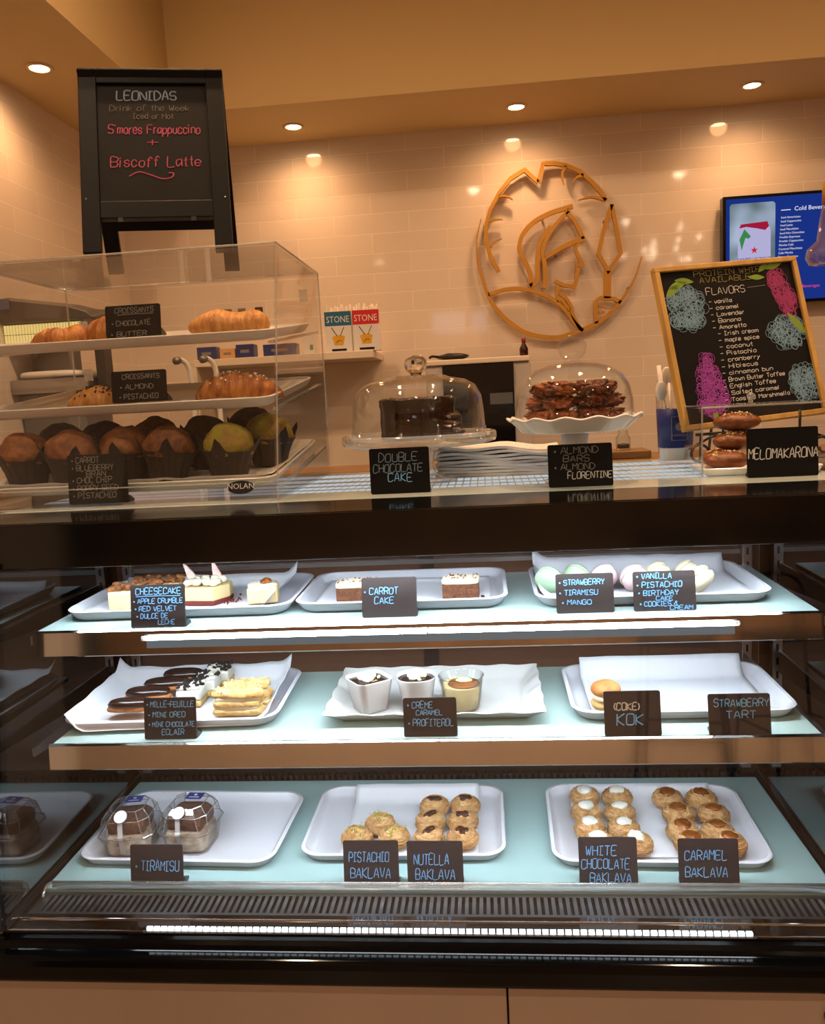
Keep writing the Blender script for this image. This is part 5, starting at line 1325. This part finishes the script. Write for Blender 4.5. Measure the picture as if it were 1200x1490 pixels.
rp.color_ramp.elements[0].color = lin((96, 112, 116)); rp.color_ramp.elements[1].color = lin((168, 184, 208))
e_ = nt.nodes.new('ShaderNodeEmission'); nt.links.new(tc.outputs['Object'], nz.inputs[0]); nt.links.new(nz.outputs[0], rp.inputs[0]); nt.links.new(rp.outputs[0], e_.inputs[0]); nt.links.new(e_.outputs[0], nt.nodes['Material Output'].inputs[0])
E1 = lambda n_, c: emit(n_, lin(c), .9)
px0 = -TW/2+.024
obj('photo_panel', MB().loft([[q+Vector((px0+.085, -.0138+dy, -.005)) for q in [Vector((p.x, 0, p.y)) for p in rrect(.168, .36, .012, 0)]] for dy in (0, -.0004)]), pm, sp_)
can = [(-.062, -.20), (-.060, .055), (-.052, .072), (.052, .072), (.060, .055), (.062, -.20)]
obj('pictured_can', MB().loft([[Vector((px0+.092+x, -.0143+dy, z+.020)) for x, z in can] for dy in (0, -.0004)]), E1('can silver', (186, 182, 224)), sp_)
obj('can_lid', MB().loft([[Vector((px0+.092+x, -.0148+dy, z+.020)) for x, z in ((-.056, .064), (-.050, .078), (.048, .084), (.054, .066), (.040, .052), (.010, .060), (-.03, .068))] for dy in (0, -.0004)]), E1('can red', (168, 28, 60)), sp_)
obj('can_leaf', MB().loft([[Vector((px0+.055+x, -.0152+dy, z+.022)) for x, z in ((0, .058), (.024, .030), (.016, .022), (.004, .026), (-.010, -.02), (-.018, .020))] for dy in (0, -.0004)]), E1('leaf green', (60, 142, 76)), sp_)
star = [(.014*(1 if i % 2 == 0 else .42)*sin(i*pi/5), .014*(1 if i % 2 == 0 else .42)*cos(i*pi/5)) for i in range(10)]
obj('can_star', MB().loft([[Vector((px0+.092+x, -.0152+dy, z+.000)) for x, z in star] for dy in (0, -.0004)]), E1('star red', (200, 46, 60)), sp_)
W1 = E1('screen white', (226, 228, 240))
printed('can_lettering', 'SANPELLEGRINO', .0165, E1('can ink', (40, 40, 90)), sp_, (px0+.092, -.0150, -.038), (pi/2, 0, 0), 'CENTER')
printed('screen_heading', 'Cold Beverages', .0225, W1, sp_, (px0+.238, -.0142, .136), (pi/2, 0, 0), 'LEFT', ext=.0006)
obj('heading_rule', MB().box(px0+.190, px0+.225, -.0142, -.0136, .139, .142), W1, sp_)
for i, tx in enumerate(['Iced Americano', 'Iced Cappuccino', 'Iced Latte', 'Iced Macchiato', 'Iced Hot Chocolate', 'Freddo Espresso', 'Freddo Cappuccino', 'Mocha Cafe', 'Caramel Macchiato', 'Cafe Mocha', 'Frappe Espresso']):
    printed('menu_line', tx, .0112, W1, sp_, (px0+.190-.0010*i, -.0142, .110-i*.0145), (pi/2, 0, 0), 'LEFT', ext=.0003)
printed('menu_heading', 'Beverages', .016, E1('screen pink', (226, 70, 150)), sp_, (px0+.270, -.0142, -.150), (pi/2, 0, 0), 'LEFT', ext=.0003)
for i in range(5):
    printed('menu_line', ('Still Water', 'Sparkling', 'Cola', 'Lemonade', 'Orange')[i], .015, W1, sp_, (px0+.365, -.0142, -.092-i*.019), (pi/2, 0, 0), 'LEFT')
obj('wall_mount', MB().box(-.1, .1, .0305, .0495, -.08, .08), M_BLACKM, tv)

# ------------------------------------------------------------------ pendant at the right edge
pd = thing('pendant_lamp', 'clear amber glass pendant lamp at the right edge, in front of the menu screen', 'pendant lamp', (1.012, 1.2, 1.80))
M_AMB = clear('amber glass', (.985, .95, .90), .06, .03, .9, 3.0, .03, (.9, .8, .7))
lathe_obj('glass_shade', [(.016, .150), (.022, .120), (.030, .060), (.052, .040), (.055, .020), (.046, .002), (.030, 0), (.028, .003), (.044, .005), (.052, .021), (.049, .038), (.027, .058), (.019, .120), (.013, .150)], M_AMB, pd, n=32)
lathe_obj('lamp_cap', [(.018, .1505), (.018, .20), (.006, .215)], M_GOLD, pd, n=20)
obj('cord', MB().tube([(0, 0, .2155), (0, 0, CZ-1.80)], .0025, 8), M_BLACKS, pd)
# ------------------------------------------------------------------ bar stools in the customer area (seen mirrored in the black header)
def stool(loc, rz, label):
    t = thing('bar_stool', label, 'stool', loc, rz, 'bar stools in the customer area')
    obj('seat', MB().loft([rrect(.38, .36, .05, z) for z in (.72, .75)]), M_DARKWOOD, t)
    for sx in (-1, 1):
        for sy in (-1, 1):
            obj('leg', MB().tube([(sx*.22, sy*.21, 0), (sx*.17, sy*.16, .719)], .010, 8), M_BLACKS, t, smooth=True)
    obj('footrest', MB().tube([(-.20, -.19, .28), (.20, -.19, .28), (.20, .19, .28), (-.20, .19, .28), (-.20, -.19, .28)], .008, 8), M_BLACKS, t)
    obj('backrest', MB().tube(smooth_line([(-.17, -.16, .75), (-.18, -.20, .98), (0, -.23, 1.03), (.18, -.20, .98), (.17, -.16, .75)], 6), .010, 8), M_BLACKS, t, smooth=True)
    return t
st1 = stool((1.05, -3.05, 0), .3, 'black wire bar stool on the customer side, the one nearer the middle of the case')
dup(st1, (1.62, -3.15, 0), -.2, 'black wire bar stool on the customer side, the one farther right along the case')

# cluster of small pendant bulbs over the customer floor (mirrored as sparkles in the tiles right of the emblem)
ch = thing('bulb_chandelier', 'cluster of small bare bulbs on thin cords behind the viewer', 'pendant lamp', (2.0, -3.2, 3.345))
obj('ceiling_plate', MB().lathe([(.12, -.02), (.12, 0)], 24), M_BLACKM, ch)
random.seed(55)
bm_ = emit('small warm bulb', (1.0, .80, .55), 45.0)
for i in range(16):
    x = random.uniform(-.42, .42); z = random.uniform(-.62, -.12)-.1*x; y = random.uniform(-.1, .1)
    cdm = obj('bulb_cord', MB().tube([(x*.2, y*.2, -.02), (x, y, -.06), (x, y, z+.02)], .002, 5), M_BLACKS, ch)
    obj('bulb', MB().blob((x, y, z), (.016, .016, .02), 0, 1, 0, 12, 8), bm_, cdm, smooth=True)
